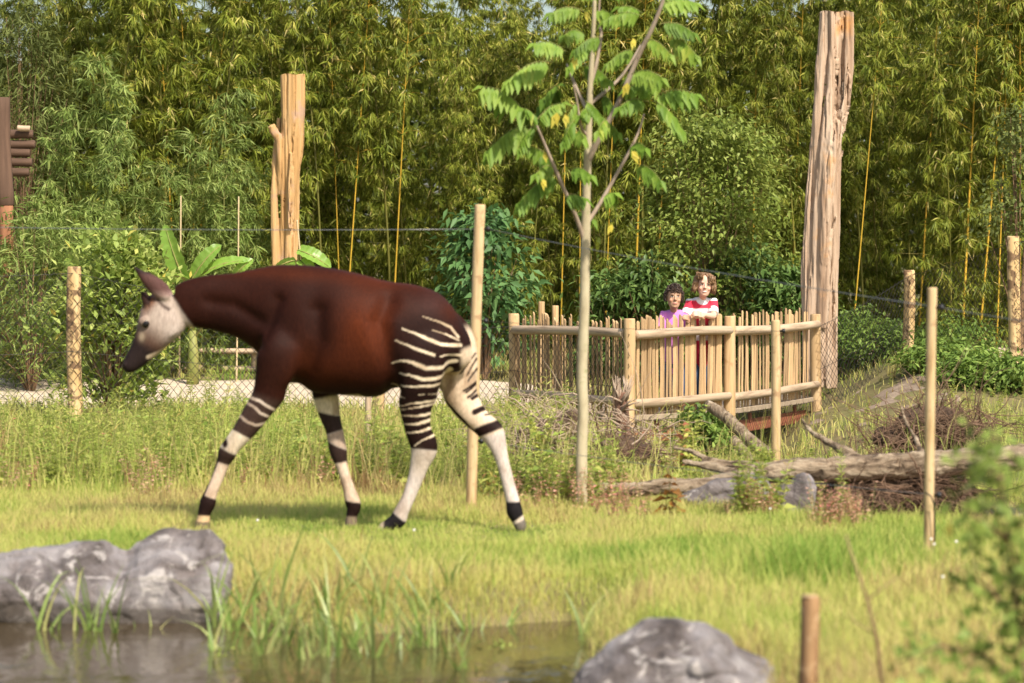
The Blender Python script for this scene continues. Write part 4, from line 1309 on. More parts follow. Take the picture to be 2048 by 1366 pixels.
# ------------------------------------------------------------------ okapi
OK_D = 15.8
OK_S = OK_D / FPX
ok_origin = at(720, 1061, OK_D)
def ok(px, py, y=0.0):
    v = at(px, py, OK_D) - ok_origin
    return Vector((v.x, y, v.z))
class Loft:
    """rings given by centre, in-plane normal, half size in plane, half size across"""
    @staticmethod
    def ring(c, n, h, w, sides=28, e=2.3, t=None):
        out = []
        for k in range(sides):
            th = 2 * math.pi * k / sides
            ct, st = math.cos(th), math.sin(th)
            a = math.copysign(abs(ct) ** (2 / e), ct)
            b = math.copysign(abs(st) ** (2 / e), st)
            out.append(c + n * (a * h) + Vector((0, 1, 0)) * (b * w))
        return out
def smooth_rows(rows, k=4):
    rows = np.array(rows, float)
    out = []
    n = len(rows)
    for i in range(n - 1):
        p0, p1, p2, p3 = rows[max(i - 1, 0)], rows[i], rows[i + 1], rows[min(i + 2, n - 1)]
        for j in range(k):
            t = j / k
            out.append(0.5 * ((2 * p1) + (p2 - p0) * t + (2 * p0 - 5 * p1 + 4 * p2 - p3) * t * t + (3 * p1 - p0 - 3 * p2 + p3) * t ** 3))
    out.append(rows[-1])
    return out
mb = MB()
torso = [(350, 572, 640, .055), (368, 562, 652, .068), (400, 553, 656, .078), (440, 548, 665, .088), (480, 543, 678, .105), (515, 537, 712, .135), (550, 532, 756, .175), (590, 530, 778, .21), (640, 533, 788, .24),
         (700, 544, 793, .262), (750, 557, 795, .268), (790, 565, 787, .258), (830, 570, 772, .238), (868, 581, 762, .205), (898, 605, 752, .17), (920, 636, 742, .125), (935, 668, 728, .07), (941, 690, 712, .025)]
rings = []
for x, t, b_, w in smooth_rows(torso):
    c = ok(x, (t + b_) / 2)
    rings.append(Loft.ring(c, Vector((0, 0, 1)), (b_ - t) / 2 * OK_S, max(w, .01), 32, 2.2))
mb.ring_tube(rings)
# head
head = [(352, 598, 40, .052), (338, 618, 47, .070), (324, 640, 48, .080), (309, 665, 39, .072), (296, 686, 31, .058), (282, 705, 25, .048), (268, 722, 20, .044), (257, 733, 15, .040), (249, 740, 8, .024)]
hrows = smooth_rows(head)
rings = []
for i, (x, y, h, w) in enumerate(hrows):
    a, b_ = hrows[max(i - 1, 0)], hrows[min(i + 1, len(hrows) - 1)]
    tv = Vector((b_[0] - a[0], 0, -(b_[1] - a[1]))).normalized()
    n = Vector((-tv.z, 0, tv.x))
    rings.append(Loft.ring(ok(x, y), n, h * OK_S, max(w, .008), 24, 2.2))
mb.ring_tube(rings)
# cheek and brow fullness
for s in (-1, 1):
    mb.ellipsoid(ok(335, 648, s * .048), (.07, .024, .08), 10)
    mb.ellipsoid(ok(292, 642, s * .066), (.034, .018, .03), 8)
    mb.ellipsoid(ok(253, 729, s * .026), (.020, .016, .018), 8)
    # ossicones
    st = [ok(297, 612, s * .035), ok(290, 594, s * .042), ok(286, 583, s * .045)]
    mb.tube(st, [.026, .018, .010], 10)
LEGS = {
 'nf': (-.155, [(600, 610, 20, .02), (588, 645, 44, .055), (572, 690, 54, .088), (560, 735, 47, .088), (545, 775, 38, .075), (528, 806, 29, .062), (507, 838, 25, .054), (486, 867, 20.5, .048), (468, 888, 18, .046), (458, 905, 18.5, .050), (450, 924, 13.5, .036), (437, 958, 12, .032), (425, 985, 13, .034), (420, 1002, 16.5, .042), (413, 1022, 13, .037), (411, 1036, 13.5, .040), (409, 1050, 16, .048), (408, 1062, 17, .050)]),
 'ff': (.150, [(605, 610, 20, .02), (612, 645, 40, .055), (625, 700, 45, .082), (638, 750, 38, .075), (648, 790, 28, .062), (655, 827, 22, .053), (666, 864, 17.5, .045), (674, 905, 18, .049), (681, 934, 12, .034), (693, 972, 11.5, .031), (702, 1003, 15.5, .040), (706, 1018, 14.5, .040), (701, 1034, 11.5, .036), (700, 1048, 12.5, .042), (699, 1060, 13, .044)]),
 'nh': (-.155, [(862, 612, 18, .02), (860, 635, 46, .06), (852, 672, 60, .100), (846, 715, 62, .105), (842, 750, 54, .095), (836, 785, 42, .080), (833, 819, 31.5, .066), (838, 858, 26, .055), (848, 884, 27.5, .052), (849, 899, 26, .050), (841, 925, 19.5, .041), (833, 952, 15.5, .036), (819, 990, 13.5, .034), (805, 1019, 14.5, .039), (797, 1036, 17, .044), (783, 1045, 13.5, .040), (771, 1053, 13, .044), (760, 1059, 8, .036)]),
 'fh': (.145, [(875, 612, 18, .02), (880, 640, 42, .05), (895, 685, 54, .085), (908, 740, 48, .088), (920, 790, 36, .072), (938, 822, 29, .060), (962, 848, 24, .052), (983, 866, 25.5, .051), (995, 893, 18.5, .041), (1004, 922, 13.5, .034), (1015, 964, 13, .032), (1025, 1003, 14, .036), (1029, 1025, 16.5, .043), (1036, 1043, 13, .038), (1041, 1055, 12.5, .042), (1041, 1066, 9, .036)]),
}
leg_lines = {}
for k, (y, rows) in LEGS.items():
    rr = smooth_rows(rows, 3)
    rings = []
    for i, (x, py, h, w) in enumerate(rr):
        a, b_ = rr[max(i - 1, 0)], rr[min(i + 1, len(rr) - 1)]
        tv = Vector((b_[0] - a[0], 0, -(b_[1] - a[1]))).normalized()
        n = Vector((-tv.z, 0, tv.x))
        ins = (0.045 * float(ss(700, 1000, py)) + 0.075 * float(ss(700, 610, py))) * (1 if y < 0 else -1)
        rings.append(Loft.ring(ok(x, py, y + ins), n, h * OK_S, w, 20, 2.1))
    mb.ring_tube(rings)
    leg_lines[k] = rr
# tail lying against the rump
stt = [ok(905, 640, .0), ok(924, 656, -.01), ok(936, 676, -.02), ok(942, 702, -.02), ok(943, 730, -.01)]
mb.tube(stt, [.02, .022, .019, .014, .009], 10)
# ears
def ear(bx, by, tx, ty, y0, y1, wid, thick=.012):
    b0, t0 = ok(bx, by, y0), ok(tx, ty, y1)
    ax = (t0 - b0)
    L = ax.length
    ax.normalize()
    side = ax.cross(Vector((0, 1, 0))).normalized()
    across = side.cross(ax).normalized()
    rings = []
    for t, w in ((0, .55), (.15, .85), (.35, 1.0), (.6, .8), (.82, .42), (.95, .16), (1, .05)):
        c = b0 + ax * L * t
        ring = []
        for k in range(14):
            th = 2 * math.pi * k / 14
            u = math.cos(th)
            ring.append(c + side * u * wid * w + across * (math.sin(th) * thick * (0.4 + 0.6 * w) + 0.30 * wid * w * (u * u - .5)))
        rings.append(ring)
    mb.ring_tube(rings)
ear(338, 598, 271, 531, -.060, -.125, .046)
ear(340, 597, 283, 541, .060, .160, .040)
okmesh = voxel_mesh(mb.mesh('body'), 0.0068, 5, 0.5)
co = get_co(okmesh)
_px = (co[:, 0] + ok_origin.x) / OK_S + 1024
_py = HORIZON + (CAM_H - co[:, 2] - ok_origin.z) / OK_S
relax(okmesh, ss(820, 760, _py) * ss(395, 440, _px), 45)
co = get_co(okmesh)
wx, wz = co[:, 0] + ok_origin.x, co[:, 2] + ok_origin.z
# pixel coordinates of each vertex at the animal's own distance (its side view)
PXv = wx / OK_S + 1024
PYv = HORIZON + (CAM_H - wz) / OK_S
Yv = co[:, 1]
def poly_d(px, py, pl):
    d = np.full(px.shape, 1e9)
    for (ax, ay), (bx, by) in zip(pl[:-1], pl[1:]):
        vx, vy = bx - ax, by - ay
        t = np.clip(((px - ax) * vx + (py - ay) * vy) / (vx * vx + vy * vy), 0, 1)
        d = np.minimum(d, np.hypot(px - ax - t * vx, py - ay - t * vy))
    return d
# soft muscle relief on the trunk
no = get_no(okmesh)
rel = 0.5 - fbm(co[:, 0] * 4.2, co[:, 1] * 4, co[:, 2] * 3.0, 41, 2)
grooves = np.zeros(len(co))
for pl, w, a in [([(523, 690), (545, 640), (560, 600)], 14, .010), ([(590, 790), (620, 740), (640, 680), (640, 620)], 20, .014), ([(785, 790), (788, 740), (775, 690), (765, 640), (780, 600)], 20, .016), ([(400, 600), (470, 610), (520, 640)], 14, .007), ([(905, 720), (895, 760), (885, 790)], 12, .010)]:
    grooves -= a * np.exp(-(poly_d(PXv, PYv, pl) / w) ** 2)
trunkw = ss(810, 770, PYv) * ss(390, 430, PXv)
co = co + no * ((rel * 0.034 + grooves * 2.3) * trunkw)[:, None]
set_co(okmesh, co)
def mix(c, col, a):
    return c * (1 - a[:, None]) + np.array(col) * a[:, None]
N = len(co)
BROWN, RED, DARK, CREAM, GREY, TAN = (.023, .0062, .0034), (.100, .021, .0055), (.014, .0065, .0055), (.68, .58, .45), (.56, .48, .41), (.52, .36, .20)
col = np.tile(np.array(BROWN), (N, 1))
wob = 3.2 * (fbm(co[:, 0] * 14, co[:, 1] * 14, co[:, 2] * 14, 8, 3) - 0.5)
pxw, pyw = PXv + wob, PYv + 3.2 * (fbm(co[:, 0] * 13, co[:, 1] * 13, co[:, 2] * 13 + 9, 18, 3) - 0.5)
red = np.exp(-(((PXv - 735) / 60) ** 2 + ((PYv - 660) / 75) ** 2)) * 0.75 + np.exp(-(((PXv - 640) / 60) ** 2 + ((PYv - 730) / 50) ** 2)) * 0.35 + 0.35 * np.exp(-(((PXv - 905) / 25) ** 2 + ((PYv - 640) / 40) ** 2)) + 0.25 * np.exp(-((PYv - 545 - (PXv - 560) * .08) / 14) ** 2)
red = red * (0.6 + 0.8 * fbm(co[:, 0] * 6, co[:, 1] * 6, co[:, 2] * 3, 55, 3))
col = mix(col, RED, np.clip(red, 0, 1))
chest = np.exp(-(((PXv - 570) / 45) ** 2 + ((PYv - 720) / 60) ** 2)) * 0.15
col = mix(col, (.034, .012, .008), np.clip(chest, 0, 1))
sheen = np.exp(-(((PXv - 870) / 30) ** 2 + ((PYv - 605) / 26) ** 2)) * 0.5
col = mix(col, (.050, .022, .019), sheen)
# near black shoulder, fore flank, belly: darker coat with body shading painted in
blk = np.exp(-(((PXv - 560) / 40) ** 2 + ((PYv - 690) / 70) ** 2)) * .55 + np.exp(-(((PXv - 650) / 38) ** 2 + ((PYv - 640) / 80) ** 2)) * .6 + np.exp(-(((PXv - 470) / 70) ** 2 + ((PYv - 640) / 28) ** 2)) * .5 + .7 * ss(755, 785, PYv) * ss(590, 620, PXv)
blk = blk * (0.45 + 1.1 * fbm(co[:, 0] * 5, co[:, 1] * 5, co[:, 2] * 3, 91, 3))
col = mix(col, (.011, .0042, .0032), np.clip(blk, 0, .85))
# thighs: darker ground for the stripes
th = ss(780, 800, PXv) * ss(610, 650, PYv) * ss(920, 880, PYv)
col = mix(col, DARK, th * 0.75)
near = ss(0.03, -0.03, Yv)
far_out = ss(.17, .20, Yv)
STR = [([(848, 632), (881, 643), (903, 654), (918, 674)], 4.0), ([(868, 658), (896, 667), (918, 680)], 3.2), ([(808, 655), (848, 671), (883, 685), (922, 690)], 6.5),
       ([(795, 678), (837, 696), (872, 708)], 5.5), ([(885, 710), (903, 707), (925, 710)], 8), ([(790, 727), (804, 719), (826, 721), (854, 734), (892, 733), (915, 722)], 7.5),
       ([(800, 747), (821, 746), (848, 755), (896, 751), (905, 742)], 6.5), ([(800, 769), (830, 769), (883, 766), (892, 772), (890, 784)], 5),
       ([(785, 777), (797, 779)], 3), ([(795, 791), (812, 793)], 3), ([(800, 811), (825, 803), (875, 798)], 4), ([(803, 817), (839, 810), (868, 805)], 3.2), ([(800, 829), (839, 828), (872, 822)], 5),
       ([(804, 846), (836, 845), (870, 834)], 6), ([(806, 864), (839, 861), (870, 850)], 5), ([(830, 888), (846, 877), (872, 866)], 5), ([(840, 785), (880, 786)], 2.5)]
st = np.zeros(N)
for pl, w in STR:
    d = poly_d(pxw, pyw, pl)
    dl = np.clip((PXv - pl[0][0]) / 45.0, 0.35, 1.0)          # tails thin out forwards
    st = np.maximum(st, ss(1.0, 0.55, d / (w * 0.56 * dl + 0.3)))
side = np.maximum(near, far_out)
col = mix(col, (.74, .61, .44), st * side * ss(780, 790, PXv))
# pale rear and the inner side of the far hind leg
fh = LEGS['fh'][1]
fh_d = poly_d(PXv, PYv, [(r[0], r[1]) for r in fh])
is_far = ss(-0.02, 0.03, Yv)
inner = is_far * (1 - far_out) * ss(655, 690, PYv + (PXv - 905) * .5) * ss(868, 890, PXv)
rear = ss(900, 914, PXv + 0.10 * (PYv - 720)) * ss(688, 702, PYv - (935 - PXv) * .3) * ss(880, 840, PYv) 
inner = np.maximum(inner, rear * np.maximum(is_far, ss(918, 930, PXv)))
col = mix(col, (.66, .52, .38), inner)
DK = [([(920, 728), (940, 697)], 3), ([(920, 748), (949, 708)], 3), ([(933, 752), (951, 719)], 3), ([(935, 763), (954, 737)], 3.5), ([(926, 783), (956, 763)], 4), ([(935, 796), (957, 779)], 4.5),
      ([(931, 786), (954, 768)], 4), ([(944, 798), (960, 790)], 7), ([(949, 826), (975, 815)], 10), ([(970, 832), (983, 831)], 3), ([(957, 866), (1002, 849)], 17), ([(884, 798), (947, 866)], 5)]
dk = np.zeros(N)
for pl, w in DK:
    dk = np.maximum(dk, ss(1.0, 0.6, poly_d(pxw, pyw, pl) / (w * .75)))
col = mix(col, DARK, dk * np.maximum(is_far, ss(940, 948, PXv)) * ss(880, 895, PXv))
# which leg, below the belly
names = list(LEGS)
D4 = np.stack([poly_d(PXv, PYv, [(r[0], r[1]) for r in LEGS[k][1]]) + 900 * np.abs(Yv - LEGS[k][0] * 0.85) * 0.25 for k in names])
leg = np.argmin(D4, 0)
low = PYv > 780
def band(mask, c, upper, lower, soft=2.0):
    """colour c between two lines, each given by two pixel points"""
    global col
    def f(l):
        (x0, y0), (x1, y1) = l
        return y0 + (pxw - x0) * (y1 - y0) / (x1 - x0)
    a = ss(-soft, soft, pyw - f(upper)) * ss(soft, -soft, pyw - f(lower)) * mask
    col = mix(col, c, a)
BIG = ((0, 1400), (10, 1400))
m = (leg == 0) & low
band(m, (.045, .026, .020), ((500, 780), (560, 800)), BIG, 12)
for pl, w in [([(498, 790), (524, 798), (553, 817)], 4.6), ([(496, 802), (514, 810), (527, 823), (543, 831)], 4), ([(480, 826), (499, 840), (519, 848), (536, 843)], 4.4)]:
    a = ss(1.0, 0.55, poly_d(pxw, pyw, pl) / (w * .7)) * m
    col = mix(col, (.68, .56, .46), a)
band(m, CREAM, ((469, 856), (499, 871)), ((445, 893), (474, 908)))
patch = np.exp(-(((PXv - 455) / 7) ** 2 + ((PYv - 884) / 12) ** 2) * 1.2) * m
col = mix(col, DARK, np.clip(patch * 1.5, 0, 1))
band(m, (.030, .017, .013), ((445, 891), (474, 905)), ((445, 922), (468, 930)), 3.5)
band(m, (.62, .48, .37), ((445, 923), (468, 930)), ((414, 988), (437, 996)))
col = mix(col, DARK, ss(4, 1, np.abs(poly_d(PXv, PYv, [(441, 915), (426, 950), (411, 988)]))) * m)
band(m, DARK, ((414, 988), (437, 996)), ((402, 1028), (428, 1030)))
band(m, TAN, ((402, 1028), (428, 1030)), ((400, 1041), (428, 1042)))
band(m, (.12, .09, .06), ((400, 1041), (428, 1042)), BIG)
m = (leg == 1) & low
band(m, (.62, .53, .38), ((625, 800), (680, 792)), ((630, 827), (678, 834)), 4)
band(m, (.030, .018, .015), ((630, 827), (678, 834)), ((650, 872), (682, 862)))
band(m, (.60, .50, .42), ((650, 872), (682, 862)), ((654, 886), (692, 903)))
band(m, (.028, .016, .013), ((654, 888), (692, 904)), ((671, 929), (691, 925)), 3)
band(m, (.62, .49, .38), ((671, 929), (691, 925)), ((688, 1005), (716, 1010)))
band(m, DARK, ((688, 1005), (716, 1010)), ((690, 1036), (712, 1036)))
band(m, (.16, .12, .08), ((690, 1036), (712, 1036)), BIG)
m = (leg == 2) & low
band(m, GREY, ((821, 892), (871, 898)), BIG)
stain = np.exp(-(((PXv - 838) / 10) ** 2 + ((PYv - 918) / 18) ** 2)) * 0.7 * m
col = mix(col, (.26, .20, .14), stain)
band(m, (.56, .49, .44), ((821, 950), (850, 950)), BIG, 14)
band(m, (.012, .010, .011), ((790, 1023), (810, 1039)), BIG)
hoof = ss(772, 764, PXv) * m * (PYv > 1030)
col = mix(col, (.45, .36, .25), hoof)
m = (leg == 3) & low
band(m & (PYv > 850), (.58, .50, .45), ((950, 880), (1000, 866)), BIG, 3)
col = mix(col, (.30, .23, .19), np.exp(-(((PXv - 1003) / 8) ** 2 + ((PYv - 885) / 20) ** 2)) * .6 * m)
band(m, (.012, .010, .011), ((1012, 1006), (1040, 1006)), BIG)
band(m, (.50, .42, .34), ((1027, 1047), (1050, 1031)), BIG)
band(m, (.13, .11, .09), ((1028, 1053), (1052, 1040)), BIG)
# dark back edge of the near hind leg above the hock stays; head colours
hm = ss(5, -4, PXv + wob * 1.5 - (345 + np.maximum(PYv - 592, 0) * 0.72)) * (PYv < 760) * (np.abs(Yv) < .3)
headc = np.tile(np.array((.34, .27, .22)), (N, 1))
t_ax = ((PXv - 340) * -0.56 + (PYv - 610) * 0.83)              # distance along the head
headc = mix(headc, (.50, .42, .37), np.exp(-(((PXv - 345) / 26) ** 2 + ((PYv - 655) / 30) ** 2)))
headc = mix(headc, (.34, .26, .21), np.exp(-(((PXv - 320) / 16) ** 2 + ((PYv - 660) / 22) ** 2)) * .5)
headc = mix(headc, (.105, .058, .040), ss(36, 88, t_ax + 8 * (wob / 6)))
headc = mix(headc, (.020, .013, .012), ss(74, 104, t_ax + wob))
front = ((PXv - 340) * -0.83 + (PYv - 610) * -0.56)            # towards the forehead
headc = mix(headc, (.13, .055, .028), ss(14, 34, front) * ss(75, 10, t_ax))
headc = mix(headc, (.05, .024, .018), ss(24, 40, front) * ss(18, -12, t_ax))
headc = mix(headc, (.55, .44, .30), np.exp(-(((PXv - 286) / 6) ** 2 + ((PYv - 672) / 9) ** 2)) * .6)
headc = mix(headc, (.05, .03, .025), ss(5, 2, poly_d(PXv, PYv, [(318, 600), (330, 612), (340, 618)])) * .8)
headc = mix(headc, (.60, .48, .34), ss(6, 2, poly_d(PXv, PYv, [(298, 714), (318, 706), (340, 692)])) * .8)
col = col * (1 - hm[:, None]) + headc * hm[:, None]
# the lighter collar behind the jaw, then ears and ossicones
earm = ss(598, 588, PYv) * ss(352, 340, PXv - (590 - PYv) * .2)
earc = mix(np.tile(np.array((.085, .042, .036)), (N, 1)), (.022, .014, .014), ss(556, 540, PYv))
earc = mix(earc, (.30, .20, .17), ss(576, 596, PYv) * ss(300, 312, PXv))
col = col * (1 - earm[:, None]) + earc * earm[:, None]
osm = (np.abs(Yv) < .075) & (PXv < 304) & (PYv > 570)
col = mix(col, (.026, .013, .010), osm * ss(618, 606, PYv))
# soiled, uneven pale hair on the legs
lum = col.mean(1)
dirt = 1 - 0.42 * ss(.25, .5, lum) * ss(.42, .72, fbm(co[:, 0] * 10, co[:, 1] * 10, co[:, 2] * 6, 77, 4)) - 0.10 * ss(.25, .5, lum)
col = col * (dirt[:, None] ** np.array([.85, 1.0, 1.15]))
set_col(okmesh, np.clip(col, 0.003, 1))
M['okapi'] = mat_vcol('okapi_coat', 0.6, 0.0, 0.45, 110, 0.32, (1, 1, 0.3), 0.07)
okapi = thing('okapi', 'chestnut brown okapi with white striped haunches walking with lowered head across the grass', 'okapi', ok_origin)
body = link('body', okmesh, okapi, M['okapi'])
M['eye'] = mat_plain('animal_eye', (.008, .006, .005), 0.08)
for s in (-1, 1):
    mb = MB()
    mb.ellipsoid(ok(295, 647, s * .073), (.021, .013, .023), 10)
    mb.build('eye', M['eye'], okapi)

# ------------------------------------------------------------------ the two children on the bridge
def rot_pt(v, yaw, pitch, roll):
    return Matrix.Rotation(yaw, 3, 'Z') @ Matrix.Rotation(pitch, 3, 'X') @ Matrix.Rotation(roll, 3, 'Y') @ Vector(v)
def head_shape(mb, c, s, yaw, pitch, roll):
    """face looks along -Y in its own frame"""
    lv = [(-.108, .022, -.062, -.025), (-.100, .036, -.078, -.002), (-.080, .049, -.085, .025), (-.055, .058, -.085, .055), (-.025, .065, -.084, .075), (.005, .069, -.083, .088), (.035, .070, -.083, .092), (.062, .064, -.076, .086), (.085, .050, -.058, .066), (.100, .030, -.030, .040), (.106, .010, -.008, .016)]
    rings = []
    for z, w, yf, yb in smooth_rows(lv, 3):
        cy, hy = (yf + yb) / 2, (yb - yf) / 2
        ring = []
        for k in range(24):
            th = 2 * math.pi * k / 24
            ring.append(c + rot_pt((math.cos(th) * w * s, (cy + math.sin(th) * hy) * s, z * s), yaw, pitch, roll))
        rings.append(ring)
    mb.ring_tube(rings)
    R = (Matrix.Rotation(yaw, 3, 'Z') @ Matrix.Rotation(pitch, 3, 'X') @ Matrix.Rotation(roll, 3, 'Y'))
    def H(x, y, z): return c + R @ (Vector((x, y, z)) * s)
    mb.tube([H(0, -.080, .020), H(0, -.090, -.002), H(0, -.101, -.020), H(0, -.090, -.030)], [.006 * s, .008 * s, .011 * s, .008 * s], 8)
    for q in (-1, 1):
        mb.ellipsoid(H(q * .010, -.092, -.024), (.007 * s, .007 * s, .006 * s), 6)
        mb.ellipsoid(H(q * .070, .012, -.008), (.008 * s, .016 * s, .028 * s), 8, R)
        mb.ellipsoid(H(q * .038, -.068, -.030), (.018 * s, .012 * s, .018 * s), 8)
        mb.ellipsoid(H(q * .028, -.079, .026), (.020 * s, .008 * s, .006 * s), 8, R)
    mb.ellipsoid(H(0, -.084, -.060), (.022 * s, .009 * s, .010 * s), 8, R)
    mb.ellipsoid(H(0, -.074, -.088), (.020 * s, .012 * s, .014 * s), 8, R)
    return R
def hand(mb, wrist, knuckle, across, curl, s=1.0, thumb=1):
    """palm from wrist to knuckles, four bent fingers and a thumb off the side of the palm"""
    wrist, knuckle = Vector(wrist), Vector(knuckle)
    f = (knuckle - wrist)
    L = f.length
    f.normalize()
    a = Vector(across)
    a = (a - f * a.dot(f)).normalized()
    dn = Vector(curl)
    dn = (dn - f * dn.dot(f) - a * dn.dot(a)).normalized()
    for k in range(4):
        o = a * ((k - 1.5) * .0155 * s)
        mb.tube([wrist + o * .6, wrist + f * L * .5 + o * .9, knuckle + o], [.014 * s, .0135 * s, .0105 * s], 8)
        fl = (.030, .034, .032, .025)[k] * s
        k0 = knuckle + o
        k1 = k0 + (f * .8 + dn * .6) * fl
        k2 = k1 + (f * .1 + dn * 1.0) * fl * .7
        k3 = k2 + (-f * .6 + dn * .7) * fl * .5
        mb.tube([k0, k1, k2, k3], [.0095 * s, .0085 * s, .0078 * s, .006 * s], 8)
    t0 = wrist + f * L * .3 + a * (thumb * .022 * s)
    mb.tube([t0 - a * (thumb * .01 * s), t0 + (a * thumb * .8 + f * .6) * .022 * s, t0 + (a * thumb * .7 + f * 1.4 + dn * .3) * .028 * s, t0 + (a * thumb * .4 + f * 2.0 + dn * .7) * .029 * s], [.012 * s, .011 * s, .009 * s, .007 * s], 8)

def child(px0, D, label, head_c, hs, yaw, pitch, roll, sh, el, wr, kn, hips, chest, skin, shirt_fn, jeans_col, smile, hair_fn, thumbs=(1, -1)):
    base = at(px0, 800, D)
    base.z = DECK_Z
    T = thing('person', label, 'person', base)
    o_ = base
    def Lc(v): return Vector(v) - o_
    hc = Lc(at(*head_c))
    mb = MB()
    R = head_shape(mb, hc, hs, yaw, pitch, roll)
    neck0 = hc + R @ Vector((0, .022, -.075)) * hs
    S = [Lc(at(*p_)) for p_ in sh]
    E = [Lc(at(*p_)) for p_ in el]
    Wr = [Lc(at(*p_)) for p_ in wr]
    Kn = [Lc(at(*p_)) for p_ in kn]
    Ch = Lc(at(*chest))
    Hp = [Lc(at(*p_)) for p_ in hips]
    sm = (S[0] + S[1]) / 2
    pel = (Hp[0] + Hp[1]) / 2
    mb.tube([sm + Vector((0, 0.01, -.02)), lerp(sm, neck0, .6), neck0], [.042, .036, .036], 14)
    def torso_rings(mbx, extra, z_lo=None):
        rows = []
        halfw = (S[1] - S[0]).length / 2
        for t, w, dpt in ((-.10, .45, .050), (-.03, .88, .060), (.06, 1.0, .072), (.22, .93, .082), (.45, .84, .080), (.72, .78, .076), (.95, .80, .080), (1.10, .80, .080)):
            c = lerp(sm + Vector((0, .01, 0)), pel, t) if t < 1 else pel + (pel - sm).normalized() * (t - 1) * (pel - sm).length
            if t < .45: c = c + (Ch - lerp(sm, pel, .3)) * (1 - abs(t - .25) / .35) * .5
            rows.append((c, halfw * w + extra, dpt + extra))
        rings = []
        ax = (S[1] - S[0]); ax.z = 0; ax.normalize()
        ay = Vector((-ax.y, ax.x, 0))
        for c, w, dp in rows:
            rings.append([c + ax * math.cos(2 * math.pi * k / 24) * w + ay * math.sin(2 * math.pi * k / 24) * dp for k in range(24)])
        mbx.ring_tube(rings[::-1])
    torso_rings(mb, 0)
    ank, knee = [], []
    for i in (0, 1):
        mb.tube([S[i], lerp(S[i], E[i], .5), E[i]], [.042, .036, .030], 12)
        mb.tube([E[i], lerp(E[i], Wr[i], .35), lerp(E[i], Wr[i], .8), Wr[i]], [.030, .031, .023, .021], 12)
        hand(mb, Wr[i], Kn[i], (0, .5, 1), (0, 0, -1) if i == 0 else (0, 0, -1), 0.88, thumbs[i])
        k_ = Vector((Hp[i].x + (-.01 if i == 0 else .012), Hp[i].y - .01, Hp[i].z * .52))
        a_ = Vector((Hp[i].x + (-.015 if i == 0 else .02), Hp[i].y + .03, .06))
        mb.tube([Hp[i] + Vector((0, 0, .06)), Hp[i], lerp(Hp[i], k_, .5), k_, lerp(k_, a_, .35), a_, a_ + Vector((0, 0, -.05))], [.07, .075, .066, .050, .048, .034, .032], 14)
        mb.tube([a_ + Vector((0, .035, -.035)), a_ + Vector((0, -.03, -.03)), a_ + Vector((0, -.10, -.042)), a_ + Vector((0, -.125, -.046))], [.028, .032, .027, .016], 12)
        knee.append(k_); ank.append(a_)
    me = voxel_mesh(mb.mesh('body'), 0.0047, 2, 0.5)
    co = get_co(me)
    hl = (co - np.array(hc)) @ np.array(R) / hs                   # head frame coordinates
    c = np.tile(np.array(skin), (len(co), 1))
    isf = (hl[:, 1] < -.045) & (np.abs(hl[:, 0]) < .07) & (np.abs(hl[:, 2]) < .11)
    def spot(x, z, rx, rz, colr, a=1.0, hard=True):
        global _c
        d = ((hl[:, 0] - x) / rx) ** 2 + ((hl[:, 2] - z) / rz) ** 2
        w = (ss(1.25, .8, d) if hard else np.exp(-d)) * isf * a
        c[:] = c * (1 - w[:, None]) + np.array(colr) * w[:, None]
    for q in (-1, 1):
        spot(q * .036, -.030, .022, .020, (skin[0] * 1.02, skin[1] * .72, skin[2] * .66), .5, False)
        spot(q * .028, .008, .016, .008, (skin[0] * .55, skin[1] * .45, skin[2] * .42), .5, False)
        spot(q * .028, .006, .0125, .0055, (.70, .66, .62))
        spot(q * .027, .006, .0062, .0062, (.035, .022, .016))
        spot(q * .028, .012, .014, .0025, (.05, .03, .02), .8)
        spot(q * .029, .026, .019, .0042, (.10, .06, .035), .85)
        spot(q * .008, -.032, .0045, .003, (skin[0] * .35, skin[1] * .25, skin[2] * .22), .7)
    if smile:
        spot(0, -.058, .029, .0115, (.44, .15, .12), .85)
        spot(0, -.058, .023, .0055, (.66, .60, .54), .9)
    else:
        spot(0, -.059, .023, .0075, (.46, .17, .14), .8)
        spot(0, -.0595, .021, .0018, (.14, .05, .04), .8)
    # shoes and socks belong to the one body mesh
    sho = ss(.085, .075, co[:, 2])
    c = c * (1 - sho[:, None]) + np.array((.07, .07, .08)) * sho[:, None]
    set_col(me, np.clip(c, 0, 1))
    link('body', me, T, M['skin'])
    # shirt
    mb = MB()
    torso_rings(mb, .010)
    sl = []
    for i in (0, 1):
        e2 = lerp(S[i], E[i], .80)
        mb.tube([lerp(sm, S[i], .55), S[i] + Vector((0, 0, .004)), lerp(S[i], E[i], .4), e2], [.050, .053, .049, .050], 14)
        sl.append((S[i], e2))
    mb.tube([sm + Vector((0, .006, -.03)), lerp(sm, neck0, .30)], [.062, .044], 14)
    me = voxel_mesh(mb.mesh('t_shirt'), 0.0065, 2)
    co, no = get_co(me), get_no(me)
    fold = fbm(co[:, 0] * 9, co[:, 1] * 9, co[:, 2] * 5, 17, 3) - .5
    set_co(me, co + no * (fold * .020)[:, None])
    set_col(me, shirt_fn(co, sm, sl, neck0, pel))
    link('t_shirt', me, T, M['cloth'])
    # jeans
    mb = MB()
    mb.tube([pel + Vector((0, 0, .10)), pel + Vector((0, 0, .02)), pel + Vector((0, 0, -.03))], [.088, .098, .07], 16)
    for i in (0, 1):
        mb.tube([Hp[i] + Vector((0, 0, .06)), Hp[i], lerp(Hp[i], knee[i], .5), knee[i], lerp(knee[i], ank[i], .5), ank[i] + Vector((0, 0, .0))], [.072, .086, .078, .062, .058, .056], 14)
    me = voxel_mesh(mb.mesh('jeans'), 0.007, 2)
